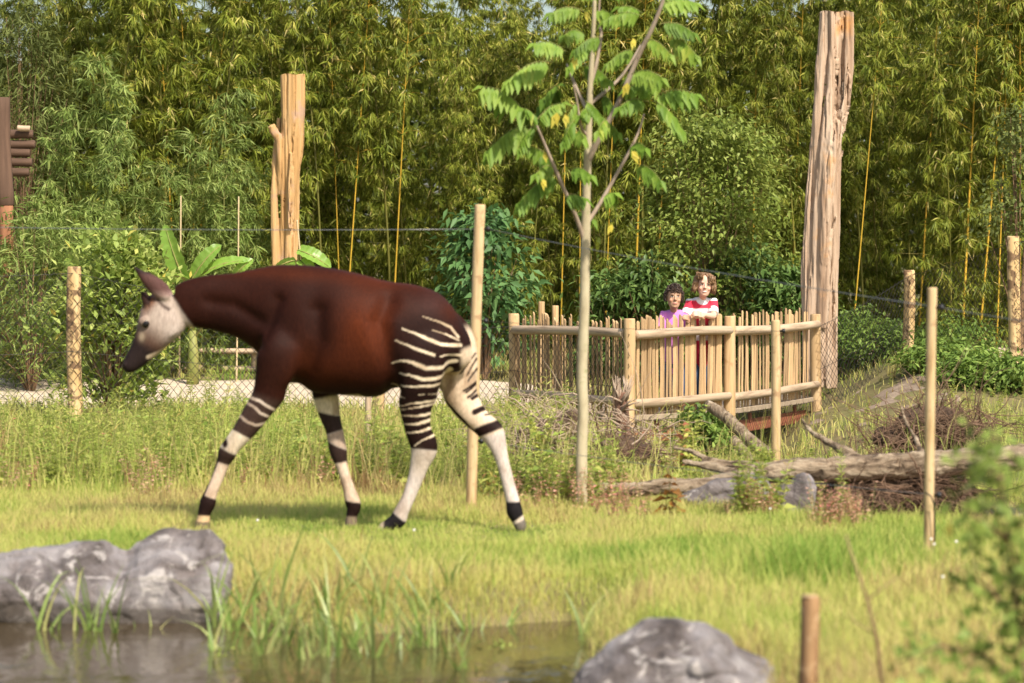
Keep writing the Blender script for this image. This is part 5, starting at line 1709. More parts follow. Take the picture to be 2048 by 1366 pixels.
    fluted(me, 0.010, 11, 9, 0.6)
    co = get_co(me)
    n_ = fbm(co[:, 0] * 8, co[:, 1] * 8, co[:, 2] * 5, 2, 3)
    set_col(me, np.array(jeans_col)[None] * (0.55 + 0.9 * n_[:, None]))
    link('jeans', me, T, M['cloth'])
    hair_fn(T, hc, R, hs)
    return T
M['skin'] = mat_vcol('skin', 0.5, 0, 0.05, 120, 0.03, spec=0.35)
M['cloth'] = mat_vcol('cotton', 0.85, 0.2, 0.15, 160, 0.05, spec=0.2)
def hair_mat(name, a, b_):
    return mat_noise(name, [(0.3, a), (0.7, b_)], (1, 1, 1), 45, 0.45, 0.3, 0.004, spec=0.5)
M['hair_dark'] = hair_mat('dark_curly_hair', (.016, .008, .005), (.06, .03, .017))
M['hair_brown'] = hair_mat('light_brown_hair', (.10, .05, .022), (.34, .20, .10))

def curly_hair(T, c, R, s):
    r_ = random.Random(3)
    mb = MB()
    rings = MB()
    n = 0
    while n < 520:
        v = Vector((r_.gauss(0, 1), r_.gauss(0, 1), r_.gauss(0, 1))).normalized()
        if v.z < -.35 or (v.y < -.30 and v.z < .42) or (v.y < .1 and abs(v.x) < .92 and v.z < .18 and v.y < -.15): continue
        rad = Vector((.080, .098, .112)) * r_.uniform(.93, 1.16)
        p_ = Vector((v.x * rad.x, v.y * rad.y + .008, v.z * rad.z))
        ax = Vector((r_.gauss(0, 1), r_.gauss(0, 1), r_.gauss(0, 1))).normalized()
        e1 = ax.cross(Vector((.3, .5, .8))).normalized()
        e2 = ax.cross(e1)
        cr = r_.uniform(.007, .013)
        pts = [c + R @ ((p_ + (e1 * math.cos(t) + e2 * math.sin(t)) * cr + ax * (t * .0018)) * s) for t in [k * .9 for k in range(8)]]
        mb.tube(pts, .0036, 5)
        n += 1
    cap = [c + R @ (Vector((0, .012, .030)) * s)]
    mb.ellipsoid(cap[0], (.072 * s, .083 * s, .080 * s), 14, R)
    mb.build('hair', M['hair_dark'], T)

def wavy_hair(T, c, R, s):
    r_ = random.Random(5)
    mb = MB()
    for k in range(420):
        th = r_.uniform(-2.75, 2.75)                 # angle round the head from the back
        ph = r_.uniform(0.05, .95)
        top = Vector((.012 * r_.gauss(0, 1) - .012, .015, .108))
        rx, ry = .080 * r_.uniform(.98, 1.30), .100 * r_.uniform(.98, 1.12)
        sx, sy = math.sin(th), math.cos(th)
        frontal = sy < -.45
        zend = r_.uniform(.045, .075) if frontal else r_.uniform(-.085, -.02)
        if frontal and sx < 0: zend = r_.uniform(.055, .085)
        if frontal and sx > .45: zend = r_.uniform(.03, .06)
        pts, rad = [], []
        st0 = r_.uniform(0, .35)
        wv, wp = r_.uniform(.006, .014), r_.uniform(0, 6)
        for j in range(9):
            t = st0 + (1 - st0) * j / 8
            el = t * 1.45
            if t < .62:
                q = t / .62
                p_ = Vector((top.x * (1 - q) + sx * rx * math.sin(q * 1.57), .010 + sy * ry * math.sin(q * 1.57), .030 + (.085) * math.cos(q * 1.57)))
                if frontal: p_.z = max(p_.z, zend)
            else:
                q = (t - .62) / .38
                zz = .030 + (zend - .030) * q
                fl = 1 + .14 * q
                p_ = Vector((sx * rx * fl, .010 + sy * ry * fl, zz))
                if frontal: p_ = Vector((sx * rx, .010 + sy * ry, zend + (.040 if zend > .04 else .0) * (1 - q)))
            p_ = p_ + Vector((math.sin(t * 14 + wp), math.cos(t * 12 + wp), math.sin(t * 9 + wp))) * wv * t
            pts.append(c + R @ (p_ * s))
            rad.append((.0075 if j < 6 else .0060) * (1 if j < 8 else .3))
        mb.tube(pts, rad, 5)
    mb.ellipsoid(c + R @ (Vector((0, .016, .034)) * s), (.074 * s, .086 * s, .078 * s), 14, R)
    mb.build('hair', M['hair_brown'], T)

def pink_shirt(co, sm, sl, nk, pel):
    c = np.tile(np.array((.62, .20, .55)), (len(co), 1))
    return c
def striped_shirt(co, sm, sl, nk, pel):
    RED_, WH = np.array((.62, .035, .07)), np.array((.82, .80, .80))
    z = (co[:, 2] - sm.z)
    c = np.tile(RED_, (len(co), 1))
    d = np.linalg.norm(co - np.array(lerp(sm, nk, .3)), axis=1)
    w1 = ss(-.006, .0, z - .014 + .15 * np.abs(co[:, 0] - sm.x) * 0) * (np.abs(co[:, 0] - sm.x) > .045)
    band_ = ss(-.098, -.094, z) * ss(-.046, -.050, z)
    band2 = ss(-.36, -.355, z) * ss(-.30, -.305, z)
    body_ = np.abs(co[:, 0] - sm.x) < .118
    wh = np.maximum(w1 * .0, np.maximum(band_ * body_, band2 * body_))
    # white collar ring and shoulder yoke
    wh = np.maximum(wh, ss(.072, .066, d))
    wh = np.maximum(wh, ss(.022, .030, z))
    for a, b_ in sl:
        ab = np.array(b_ - a)
        t = ((co - np.array(a)) @ ab) / (ab @ ab)
        off = np.linalg.norm(co - np.array(a) - t[:, None] * ab, axis=1)
        wh = np.maximum(wh, ss(.58, .64, t) * (off < .085) * (np.abs(co[:, 0] - sm.x) > .085))
    return RED_[None] * (1 - wh[:, None]) + WH[None] * wh[:, None]

child(1348, 27.0, 'child with short dark curly hair in a pink t-shirt standing behind the bridge fence',
      (1348, 594, 26.93), 0.98, 0.10, 0.03, 0.05,
      [(1329, 630, 27.02), (1369, 630, 27.04)], [(1319, 664, 26.95), (1381, 655, 26.98)], [(1332, 662, 26.80), (1378, 641, 26.78)], [(1342, 655, 26.72), (1374, 635, 26.70)],
      [(1336, 738, 27.1), (1358, 738, 27.1)], (1348, 660, 26.98), (.46, .27, .17), pink_shirt, (.055, .10, .20), False, curly_hair)
child(1405, 27.15, 'smiling child with wavy brown hair in a red and white shirt leaning on the fence',
      (1409, 570, 27.0), 0.98, 0.02, 0.06, 0.10,
      [(1379, 607, 27.1), (1426, 606, 27.12)], [(1369, 636, 27.0), (1427, 633, 26.97)], [(1388, 634, 26.83), (1407, 630, 26.82)], [(1398, 630, 26.76), (1394, 627, 26.74)],
      [(1392, 728, 27.3), (1416, 728, 27.3)], (1402, 645, 27.08), (.66, .40, .29), striped_shirt, (.06, .12, .24), True, wavy_hair)
# ------------------------------------------------------------------ slender tree with hanging feathered leaves
TD = 17.2
def wp(px, py, D=TD, dy=0.0):
    v = at(px, py, D)
    return Vector((v.x, v.y + dy, v.z))
tbase = wp(1168, 1030)
tbase.z = gz1(tbase.x, TD)
tree = thing('slender_tree', 'slender young tree with feathered leaves and a pale smooth trunk before the bridge fence', 'tree', tbase)
mb = MB()
def branch(pts, rad, sides=10):
    stem_px(mb, pts, rad, TD, sides=sides)
branch([(1167, 1070), (1164, 1000), (1163, 930), (1166, 820), (1164, 760), (1168, 640), (1171, 500), (1173, 400), (1176, 300), (1180, 190), (1187, 60), (1192, -80), (1197, -200)], [13, 12, 11.5, 11, 11, 10.5, 9.5, 8.5, 7.5, 6, 4.5, 3.5, 2.5], 14)
twigs = []
def tw(zp, rad, dys):
    pts = [(940 + x / 2.626, y / 2.627, d) for (x, y), d in zip(zp, dys)]
    branch(pts, rad, 8)
me = mb.mesh('trunk')
fluted(me, 0.004, 30, 3, 0.3)
adopt(link('trunk', me, None, M['young_bark']), tree)
mb = MB()
tw([(596, 1260), (560, 1150), (470, 950), (400, 790), (340, 655)], [5, 4.5, 4, 3.2, 2.2], [0, -.05, -.15, -.22, -.3])
tw([(618, 850), (680, 720), (770, 560), (880, 300), (940, 180), (1000, 30), (1060, -180)], [6.5, 6, 5.5, 5, 4.5, 3.5, 2], [0, -.05, -.1, -.15, -.2, -.25, -.3])
tw([(618, 1170), (700, 1040), (830, 810), (890, 690), (922, 590)], [4.5, 4, 3.2, 2.6, 1.8], [0, .05, .1, .15, .2])
tw([(628, 600), (600, 545), (550, 430), (512, 325)], [4, 3.8, 3.2, 2], [0, .05, .12, .2])
tw([(632, 545), (720, 470), (810, 380), (905, 225)], [4, 3.6, 3, 2.2], [0, .08, .16, .2])
tw([(620, 720), (580, 660), (560, 540), (540, 455)], [3.2, 3, 2.4, 1.6], [0, -.05, -.1, -.15])
tw([(632, 450), (665, 330), (690, 180), (680, 90), (690, -120)], [4.2, 4, 3.2, 2.6, 1.6], [0, .02, .06, .1, .1])
adopt(mb.build('branches', M['twig_bark']), tree)
FR = [((435, 330), (205, 435)), ((500, 285), (345, 250)), ((330, 640), (75, 470)), ((345, 640), (455, 455)), ((345, 640), (480, 545)), ((330, 655), (105, 790)), ((340, 655), (270, 770)),
      ((450, 870), (310, 770)), ((440, 880), (345, 920)), ((470, 920), (268, 1065)), ((345, 650), (290, 590)), ((560, 540), (515, 670)), ((545, 640), (490, 750)), ((560, 700), (590, 740)), ((590, 340), (725, 420)), ((600, 540), (680, 620)), ((620, 250), (530, 345)),
      ((690, 210), (560, 270)), ((600, 170), (495, 190)), ((600, 60), (430, 70)), ((660, 50), (725, 60)), ((900, 90), (720, 105)), ((910, 60), (800, 25)), ((1000, 30), (1180, 15)),
      ((985, 140), (1155, 185)), ((1040, 205), (1170, 305)), ((915, 225), (1030, 305)), ((870, 270), (730, 335)), ((1010, 395), (850, 395)), ((1010, 480), (830, 470)), ((920, 540), (780, 575)),
      ((950, 520), (1180, 500)), ((950, 540), (1095, 690)), ((720, 640), (665, 700)), ((710, 640), (770, 690)), ((850, 770), (915, 785)), ((870, 870), (990, 955)), ((700, 1040), (745, 1020)), ((560, 1120), (640, 1150)),
      ((490, 1040), (590, 1045)), ((520, 900), (625, 930)), ((700, 500), (750, 560)), ((1000, 10), (1100, -60)), ((680, -20), (560, -40)), ((700, -60), (820, -40)), ((920, -40), (820, -90)), ((640, 560), (580, 600)), ((840, 400), (990, 430))]
YL = [((600, 75), (610, 110)), ((540, 310), (545, 360)), ((455, 600), (430, 660)), ((495, 610), (500, 660)), ((510, 690), (490, 750)), ((550, 700), (585, 735)), ((820, 445), (800, 500)), ((385, 805), (395, 840)), ((380, 945), (385, 990)), ((840, 800), (870, 850)), ((740, 1180), (725, 1210)), ((850, 215), (845, 260))]
rngT = np.random.default_rng(19)
def frond(zb, zt, dy, tone, mat, yellow=False):
    b0 = wp(940 + zb[0] / 2.626, zb[1] / 2.627, TD, dy)
    t0 = wp(940 + zt[0] / 2.626, zt[1] / 2.627, TD, dy + rngT.uniform(-.16, .05))
    L = (t0 - b0).length
    lv, mbf = Leaves(), MB()
    n = 11
    pts = []
    for k in range(n + 1):
        t = k / n
        pts.append(lerp(b0, t0, t) + Vector((0, 0, 0.16 * L * math.sin(math.pi * min(1, t * 0.95)))))
    mbf.tube(pts[::2] + [pts[-1]], [0.0024] * 4 + [0.0016] * (len(pts[::2] + [pts[-1]]) - 4), 4, cap=False)
    ax = (t0 - b0).normalized()
    sd = ax.cross(Vector((0, 0, 1)))
    if sd.length < .1: sd = Vector((0, 1, 0))
    sd.normalize()
    P, D, N_, Ls, Ws, Rr = [], [], [], [], [], []
    for k in range(2, n + 1):
        for s in (-1, 1):
            ln = min(0.125, max(0.075, L * 0.40)) * (0.75 + 0.45 * math.sin(math.pi * k / (n + 1))) * rngT.uniform(.85, 1.15)
            d = sd * s * rngT.uniform(.35, .8) + ax * rngT.uniform(.2, .5) + Vector((0, 0, -rngT.uniform(.95, 1.5)))
            P.append(pts[k]); D.append(d.normalized()); N_.append(sd * s * .8 + Vector((0, -.4, .7)))
            Ls.append(ln); Ws.append(ln * 0.46); Rr.append(np.clip(rngT.normal(tone, .14), 0, 1))
    P.append(pts[-1]); D.append((ax + Vector((0, 0, -.7))).normalized()); N_.append(Vector((0, -.5, .8))); Ls.append(.085); Ws.append(.036); Rr.append(tone)
    lv.add(np.array(P), np.array(D), np.array(N_), np.array(Ls), np.array(Ws), np.array(Rr))
    V, F, R = lv.arrays(fold=0.16, droop=0.18, wpos=0.38)
    V = V - np.array(tbase)
    me = np_mesh('leaf', V, F, R)
    o = link('leaf', me, tree, mat)
    for i_ in range(len(mbf.v)):
        mbf.v[i_] = tuple(Vector(mbf.v[i_]) - tbase)
    mbf.build('leaf_stalk', M['green_stem'], o)
for i, (a, b_) in enumerate(FR):
    frond(a, b_, rngT.uniform(-.25, .2), rngT.uniform(.35, .75), M['tree_leaf'])
lvy = Leaves()
for a, b_ in YL:
    p0 = wp(940 + a[0] / 2.626, a[1] / 2.627, TD, -.2) - tbase
    p1 = wp(940 + b_[0] / 2.626, b_[1] / 2.627, TD, -.2) - tbase
    l2 = Leaves()
    d = p1 - p0
    L = max(d.length, .05)
    l2.add(np.array([p0, p0]), np.array([d.normalized(), (d.normalized() + Vector((.35, 0, .1))).normalized()]), np.array([[0, -1, .3], [0.2, -1, .2]]), np.array([L * 1.3, L]), np.array([L * .55, L * .5]), rngT.random(2))
    link('yellow_leaf', l2.mesh('yellow_leaf'), tree, M['yellow_leaf'])

# ------------------------------------------------------------------ banana plants
def banana(label, base_px, D, leaves):
    b0 = at(*base_px, D)
    b0.z = gz1(b0.x, D)
    T = thing('banana_plant', label, 'banana plant', b0)
    mb = MB()
    mb.tube([Vector((0, 0, -.05)), Vector((0.01, 0, .35)), Vector((0, 0, .62))], [.075, .06, .04], 12)
    mb.build('stem', M['green_stem'], T)
    for (x0, y0, x1, y1, wpx, bend, tw_) in leaves:
        p0, p1 = at(x0, y0, D) - b0, at(x1, y1, D) - b0
        ax = (p1 - p0)
        L = ax.length
        ax.normalize()
        side = ax.cross(Vector((0, -1, 0))).normalized()
        side = (side * math.cos(tw_) + Vector((0, -1, 0)) * math.sin(tw_)).normalized()
        nrm = side.cross(ax).normalized()
        W = wpx / FPX * D
        V, F, R = [], [], []
        n = 18
        for k in range(n + 1):
            t = k / n
            c = p0 + ax * L * t + Vector((0, -.06 * math.sin(t * 3), bend * L * math.sin(math.pi * t)))
            w = W * (0.25 + 0.75 * math.sin(math.pi * min(1, (t * .86 + .14))) ** .55) * (1 if t < .97 else .35)
            rag = 1 + .10 * math.sin(k * 2.1) 
            for u in (-1, -.5, 0, .5, 1):
                V.append(c + side * u * w * .5 * rag + nrm * (abs(u) * w * .16 + .006 * math.sin(k * 1.9 + u * 2)))
                R.append(.35 + .25 * (u + 1) / 2 + .2 * math.sin(k * 2.7) + (.4 if u == 0 else 0))
        for k in range(n):
            for j in range(4):
                a = k * 5 + j
                F.append((a, a + 1, a + 6, a + 5))
        me = np_mesh('leaf', np.array(V), np.array(F), np.clip(np.array(R), 0, 1), smooth=True)
        lf = link('leaf', me, T, M['banana_leaf'])
        mb = MB()
        mb.tube([Vector((0, 0, .5)) if p0.z > .5 else Vector((0, 0, .2)), p0] + [p0 + ax * L * t + Vector((0, -.06 * math.sin(t * 3) - .006, bend * L * math.sin(math.pi * t))) for t in (.25, .5, .75, .95)], [.016, .013, .011, .009, .006, .003], 6)
        mb.build('midrib', M['reed_leaf'] if False else M['green_stem'], lf)
banana('banana plant with broad leaves, one upright, beside the laurel shrub', (385, 700), 32.3,
       [(368, 560, 330, 450, 42, -.03, .35), (385, 556, 442, 490, 34, .06, .5), (392, 556, 505, 522, 30, .10, .9), (380, 560, 300, 566, 30, .15, .9), (470, 552, 506, 518, 22, .05, .3)])
banana('banana plant showing one drooping leaf above the okapi back', (600, 700), 32.6, [(596, 500, 662, 536, 34, .06, .7), (592, 520, 545, 545, 26, .1, .6), (600, 520, 640, 580, 30, .1, .5)])

# ------------------------------------------------------------------ shrubs and young plants
def shrub(name, label, cat, px, py_top, D, R_m, seed, leafmat, L, W, nclump=60, nleaf=40, group=None, stem='brown_stem', Hmin=.3, **k):
    r_ = np.random.default_rng(seed)
    x = at(px, py_top, D).x
    g = gz1(x, D)
    H = max(Hmin, at(px, py_top, D).z - g)
    tpl = bush_template(r_, H, R_m, nclump, nleaf, L, W, **k)
    return place_plant(name, label, cat, group, (x, D, g - .02), plant_meshes(name, tpl), M[leafmat], M[stem])
shrub('laurel_shrub', 'bright leafy laurel shrub behind the blotched netting post at the okapi nose', 'shrub', 225, 470, 27.0, .55, 1, 'shrub_leaf', .11, .050, 120, 44, up=.8, droop=-.2, spread=.12)
shrub('palmate_shrub', 'bluish green shrub with large hanging lobed leaves behind the okapi stake', 'shrub', 968, 428, 32.8, .50, 2, 'palmate_leaf', .15, .065, 70, 26, droop=.7, spread=.13)
shrub('pale_shrub', 'rounded pale green small leaved shrub rising behind the two children', 'shrub', 1430, 228, 33.2, .85, 3, 'pale_shrub_leaf', .080, .036, 190, 62, r0=.007, spread=.16, droop=.5, zlo=.18)
for i, (px, py, D, r, sd) in enumerate([(1300, 520, 32.6, .5, 11), (1500, 500, 33.0, .55, 12), (1570, 540, 32.6, .4, 13), (1225, 540, 32.8, .4, 14)]):
    shrub('evergreen_bush', ['dark bush filling the gap left of the child in pink', 'dark bush between the smiling child and the tall hollow log', 'small dark bush at the foot of the tall hollow log', 'dark bush behind the trunk of the slender tree'][i] if i else 'dark leafy bush behind the curly haired child', 'bush', px, py, D, r, sd, 'dark_shrub_leaf', .13, .042, 60, 34, spread=.13, droop=.5)
for i, (px, py, D, r, sd, lab) in enumerate([(1700, 625, 32.5, .5, 21, 'green bush behind the netting beside the tall hollow log'), (1760, 650, 32.0, .45, 22, 'low green bush at the foot of the netting post on the bank'), (1945, 720, 29.0, .42, 23, 'leafy green bush spilling down the bank below the netting'),
                                             (1880, 700, 29.8, .40, 24, 'dense green bush on the bank left of the blotched corner post'), (2040, 740, 28.6, .45, 25, 'green bush at the edge of the bank beneath the corner post'), (1905, 640, 32.5, .5, 26, 'green bush under the bare golden bamboo stems')]):
    shrub('bank_bush', lab, 'bush', px, py, D, r, sd, 'bank_leaf', .085, .034, 55, 40, spread=.10, droop=.3)
shrub('nettle_shrub', 'dense dark green shrub growing out from under the footbridge', 'shrub', 1410, 822, 23.2, .24, 31, 'bank_leaf', .075, .036, 46, 30, spread=.06)
shrub('birch_shrub', 'thin grey green leaved sapling hanging over the corner post of the bank', 'shrub', 2040, 215, 30.5, .40, 32, 'pine_leaf', .06, .045, 60, 26, spread=.12, zlo=.45, droop=.6)
# young light green bamboo at the left
rngY = np.random.default_rng(23)
young = [plant_meshes('young_bamboo', bamboo_template(rngY, h, .12, step=.13, nb=3, ncl=5, nl=8, L=(.09, .15), W=.017, lean=.35, r0=.010, blen=(.35, .8), droopy=.3)) for h in (2.0, 2.6, 3.1)]
for px, top, D in ((265, 105, 33.6), (110, 215, 33.8), (180, 260, 32.9), (445, 175, 34.0), (350, 270, 33.4), (60, 380, 32.6), (150, 400, 32.3), (290, 330, 32.8), (400, 340, 33.6), (30, 470, 31.9), (230, 420, 32.5), (490, 330, 34.4), (520, 400, 34.2)):
    x = at(px, top, D).x
    g = gz1(x, D)
    H = at(px, top, D).z - g
    k = int(np.argmin([abs(h - H) for h in (2.0, 2.6, 3.1)]))
    place_plant('young_bamboo', 'young light green bamboo growing behind the pole fence', 'bamboo', 'young bamboo at the pole fence', (x, D, g - .02), young[k], M['young_bamboo_leaf'], M['green_stem'], rngY.uniform(0, 6), H / (2.0, 2.6, 3.1)[k])
shrub('fern_shrub', 'feathery green foliage hanging low at the edge beside the gate post', 'shrub', 60, 430, 31.6, .55, 41, 'young_bamboo_leaf', .16, .02, 70, 44, spread=.14, droop=.25)
# pine at the top left
shrub('pine_tree', 'dull green pine with drooping needles above the stacked timbers', 'pine', 40, 20, 35.0, .7, 42, 'pine_leaf', .16, .020, 90, 46, spread=.16, zlo=.45, droop=.5, r0=.014)

# foreground shrub, out of focus at the right edge
def fore_shrub():
    r_ = np.random.default_rng(61)
    lv, mb = Leaves(), MB()
    D = 7.8
    b0 = at(2065, 1400, D)
    b0.z = gz1(b0.x, D)
    T = thing('leafy_sapling', 'blurred leafy sapling close by on the bank with yellow green leaves', 'sapling', b0)
    arms = [[(2062, 1420), (2045, 1250), (2020, 1080), (2005, 960), (1985, 860)], [(2062, 1420), (2060, 1250), (2035, 1100), (2060, 950)], [(2045, 1250), (1985, 1180), (1920, 1140)], [(2020, 1080), (1960, 1040), (1925, 1010)], [(2062, 1400), (1980, 1320), (1880, 1290), (1800, 1330)], [(2005, 960), (1960, 930), (1945, 900)], [(2062, 1420), (1960, 1370), (1850, 1380)], [(2045, 1250), (2080, 1150), (2110, 1050)]]
    for a in arms:
        w = [at(px, py, D) - b0 + Vector((0, r_.uniform(-.1, .1), 0)) for px, py in a]
        mb.tube(w, [.008 - .006 * k / (len(w) - 1) for k in range(len(w))], 6)
        for i in range(len(w) - 1):
            n = 34
            t = r_.random(n)[:, None]
            P = np.array(w[i]) + (np.array(w[i + 1]) - np.array(w[i])) * t + r_.normal(0, .045, (n, 3))
            lv.add(P, unit(r_.normal(0, .8, (n, 3)) + np.array([0, 0, -.1])), r_.normal(0, .5, (n, 3)) + np.array([0, -.5, .8]), r_.uniform(.03, .058, n), r_.uniform(.019, .034, n), np.clip(r_.normal(.25, .25, n), 0, 1))
    link('foliage', lv.mesh('foliage'), T, M['shrub_leaf'])
    mb.build('stem', M['brown_stem'], T)
fore_shrub()
mb = MB()
b0 = at(1772, 1400, 9.4)
b0.z = gz1(b0.x, 9.4)
mb.tube([b0 - b0 + Vector((0, 0, -.02)), at(1752, 1270, 9.4) - b0, at(1735, 1200, 9.4) - b0, at(1710, 1130, 9.4) - b0, at(1692, 1070, 9.4) - b0], [.007, .006, .005, .004, .003], 6)
for (x, y, x2, y2) in ((1735, 1200, 1800, 1150), (1752, 1270, 1690, 1230)):
    mb.tube([at(x, y, 9.4) - b0, at(x2, y2, 9.45) - b0], [.003, .0015], 4)
o = mb.build('dry_stem', M['brown_stem'])
o.location = b0
tag(o, 'bent reddish dry stem standing close by between the peg and the sapling', 'stem')

# ------------------------------------------------------------------ weeds (uncountable) and a few that stand out
rngW = np.random.default_rng(71)
tplW = [herb_template(rngW, .42, 4, 12, .085, .018, base=.45), herb_template(rngW, .26, 5, 7, .07, .034, base=.55), herb_template(rngW, .60, 2, 22, .085, .013, base=.5, lean=.08), herb_template(rngW, .36, 5, 9, .055, .024, base=.72, lean=.4), herb_template(rngW, .22, 6, 6, .055, .03, base=.3), herb_template(rngW, .50, 3, 9, .11, .012, base=.68, lean=.35, tip_up=.9), herb_template(rngW, .34, 4, 8, .05, .015, base=.85, lean=.3), herb_template(rngW, .40, 4, 8, .10, .045, base=.42, lean=.25), herb_template(rngW, .30, 4, 6, .09, .05, base=.6, lean=.3), herb_template(rngW, .46, 3, 16, .075, .024, base=.35, lean=.1)]
tplR = [herb_template(rngW, .34, 6, 10, .055, .020, base=.7, red=.6), herb_template(rngW, .28, 7, 8, .045, .022, base=.9), herb_template(rngW, .4, 3, 10, .05, .02, base=.6, red=.9)]
def scatter(name, label, tpls, mats, n, spots, scr, cat='weeds'):
    """spots: (x0 px, x1 px, D0, D1, weight)"""
    tot = Leaves()
    sv, sf = [], []
    w = np.array([s[4] for s in spots], float)
    w /= w.sum()
    so = 0
    for k in range(n):
        s = spots[rngW.choice(len(spots), p=w)]
        D = rngW.uniform(s[2], s[3])
        x = (rngW.uniform(s[0], s[1]) - 1024) / FPX * D
        if shore_in(x, D) > -.05 or in_path(x, D) > .35 or in_mud(x, D) > .3 or in_bank(np.array(x), np.array(D)) > rngW.uniform(.3, 1.5): continue
        i = rngW.integers(len(tpls))
        rz, sc = rngW.uniform(0, 6.28), rngW.uniform(*scr)
        loc = np.array([x, D, gz1(x, D) - .01])
        tot.add(*tpls[i][0].placed(loc, rz, sc))
        v = np.array(tpls[i][1].v)
        c, n_ = math.cos(rz), math.sin(rz)
        v = np.stack([v[:, 0] * c - v[:, 1] * n_, v[:, 0] * n_ + v[:, 1] * c, v[:, 2]], 1) * sc + loc
        sv.append(v); sf.append(np.array(tpls[i][1].f) + so); so += len(v)
    V, F, R = tot.arrays(fold=.15, droop=.2)
    SV, SF = np.concatenate(sv), np.concatenate(sf)
    SF3 = np.concatenate([SF[:, [0, 1, 2]], SF[:, [0, 2, 3]]])
    Vt, Ft = np.concatenate([V, SV]), np.concatenate([F, SF3 + len(V)])
    Rt = np.concatenate([R, np.full(len(SV), .5)])
    mi = np.concatenate([np.zeros(len(F)), np.ones(len(SF3))])
    me = np_mesh(name, Vt, Ft, Rt, mi)
    o = link(name, me, None, mats)
    return tag(o, label, cat, kind='stuff')
scatter('weeds', 'tangle of yellow green meadow weeds between the lawn and the netting', tplW, [M['weed_leaf'], M['green_stem']], 820,
        [(-120, 1000, 18.4, 21.5, 5), (960, 1240, 17.3, 18.2, .5), (1470, 1560, 16.6, 17.0, .15), (-120, 520, 21.5, 24, 2.0), (960, 1140, 22, 26, .5)], (.4, 1.2))
scatter('low_weeds', 'low leafy ground cover along the netting and the bank', tplW, [M['weed_leaf'], M['green_stem']], 1000,
        [(-120, 980, 21.5, 26.5, 5), (-120, 700, 26.5, 28.8, 1.6), (960, 1640, 18.5, 22, 1.6), (1300, 2150, 21.5, 26.5, 1.6), (1700, 2200, 21, 28, 2.2), (1640, 2150, 27, 31, 1.6), (960, 1140, 23, 28, .7), (-150, 1000, 33, 35, 1.2)], (.3, .62))
scatter('red_weeds', 'reddish dying weeds scattered among the green ones', tplR, [M['red_weed_leaf'], M['green_stem']], 120,
        [(250, 360, 17.6, 19, 2.2), (0, 60, 18, 20, .8), (1020, 1300, 16.8, 18.5, 2.4), (1420, 1560, 16.4, 16.8, 1.0), (1620, 1730, 15.4, 16.2, 1.2), (400, 700, 17.5, 20, 1.0), (1180, 1290, 15.9, 17, 1.2)], (.4, .85))

def single_weed(label, px, py_top, D, seed, H=None, nst=1, npair=34, L=.09, W=.016, mat='weed_leaf', base=.35, lean=.05, name='tall_weed', tip_up=.5):
    r_ = np.random.default_rng(seed)
    x = at(px, py_top, D).x
    g = gz1(x, D)
    h = at(px, py_top, D).z - g
    tpl = herb_template(r_, h / .98, nst, npair, L, W, lean=lean, base=base, tip_up=tip_up)
    return place_plant(name, label, 'weed', None, (x, D, g - .01), plant_meshes(name, tpl), M[mat], M['green_stem'])
single_weed('tall upright weed spike with narrow leaves crossing the fallen trunk', 1690, 845, 16.4, 81, nst=1, npair=46, L=.075, W=.013)
single_weed('shorter green weed spike before the upright pale boulder', 1637, 985, 15.9, 82, nst=1, npair=26, L=.06, W=.012)
single_weed('tall pale green weed standing between the okapi front legs', 577, 815, 18.6, 83, nst=2, npair=40, L=.06, W=.014, base=.6)
single_weed('small sapling with rusty brown leaves in front of the fallen trunk', 1345, 950, 16.8, 84, nst=3, npair=6, L=.12, W=.06, mat='brown_leaf', base=.4, lean=.2, tip_up=.0)
single_weed('leafy green weed standing beside the tall weed spike', 1660, 900, 20.2, 85, nst=3, npair=20, L=.06, W=.02)
single_weed('bushy yellow green sapling with toothed leaves at the bridge stake', 1530, 880, 19.0, 86, nst=7, npair=11, L=.10, W=.045, base=.5, lean=.3)
single_weed('small yellow green sapling with round leaves under the okapi belly', 770, 820, 20.0, 87, nst=5, npair=6, L=.11, W=.06, base=.62, lean=.35)
single_weed('yellow green sapling with turning leaves before the rusty girder', 1370, 805, 19.6, 88, nst=7, npair=12, L=.09, W=.05, base=.66, lean=.3)
single_weed('leafy branchy weed beside the snapped stump', 1215, 860, 19.8, 89, nst=5, npair=9, L=.10, W=.04, base=.5, lean=.3)
single_weed('light green climbing weed at the corner post of the bridge fence', 1085, 800, 20.2, 90, nst=9, npair=12, L=.08, W=.045, base=.6, lean=.3)

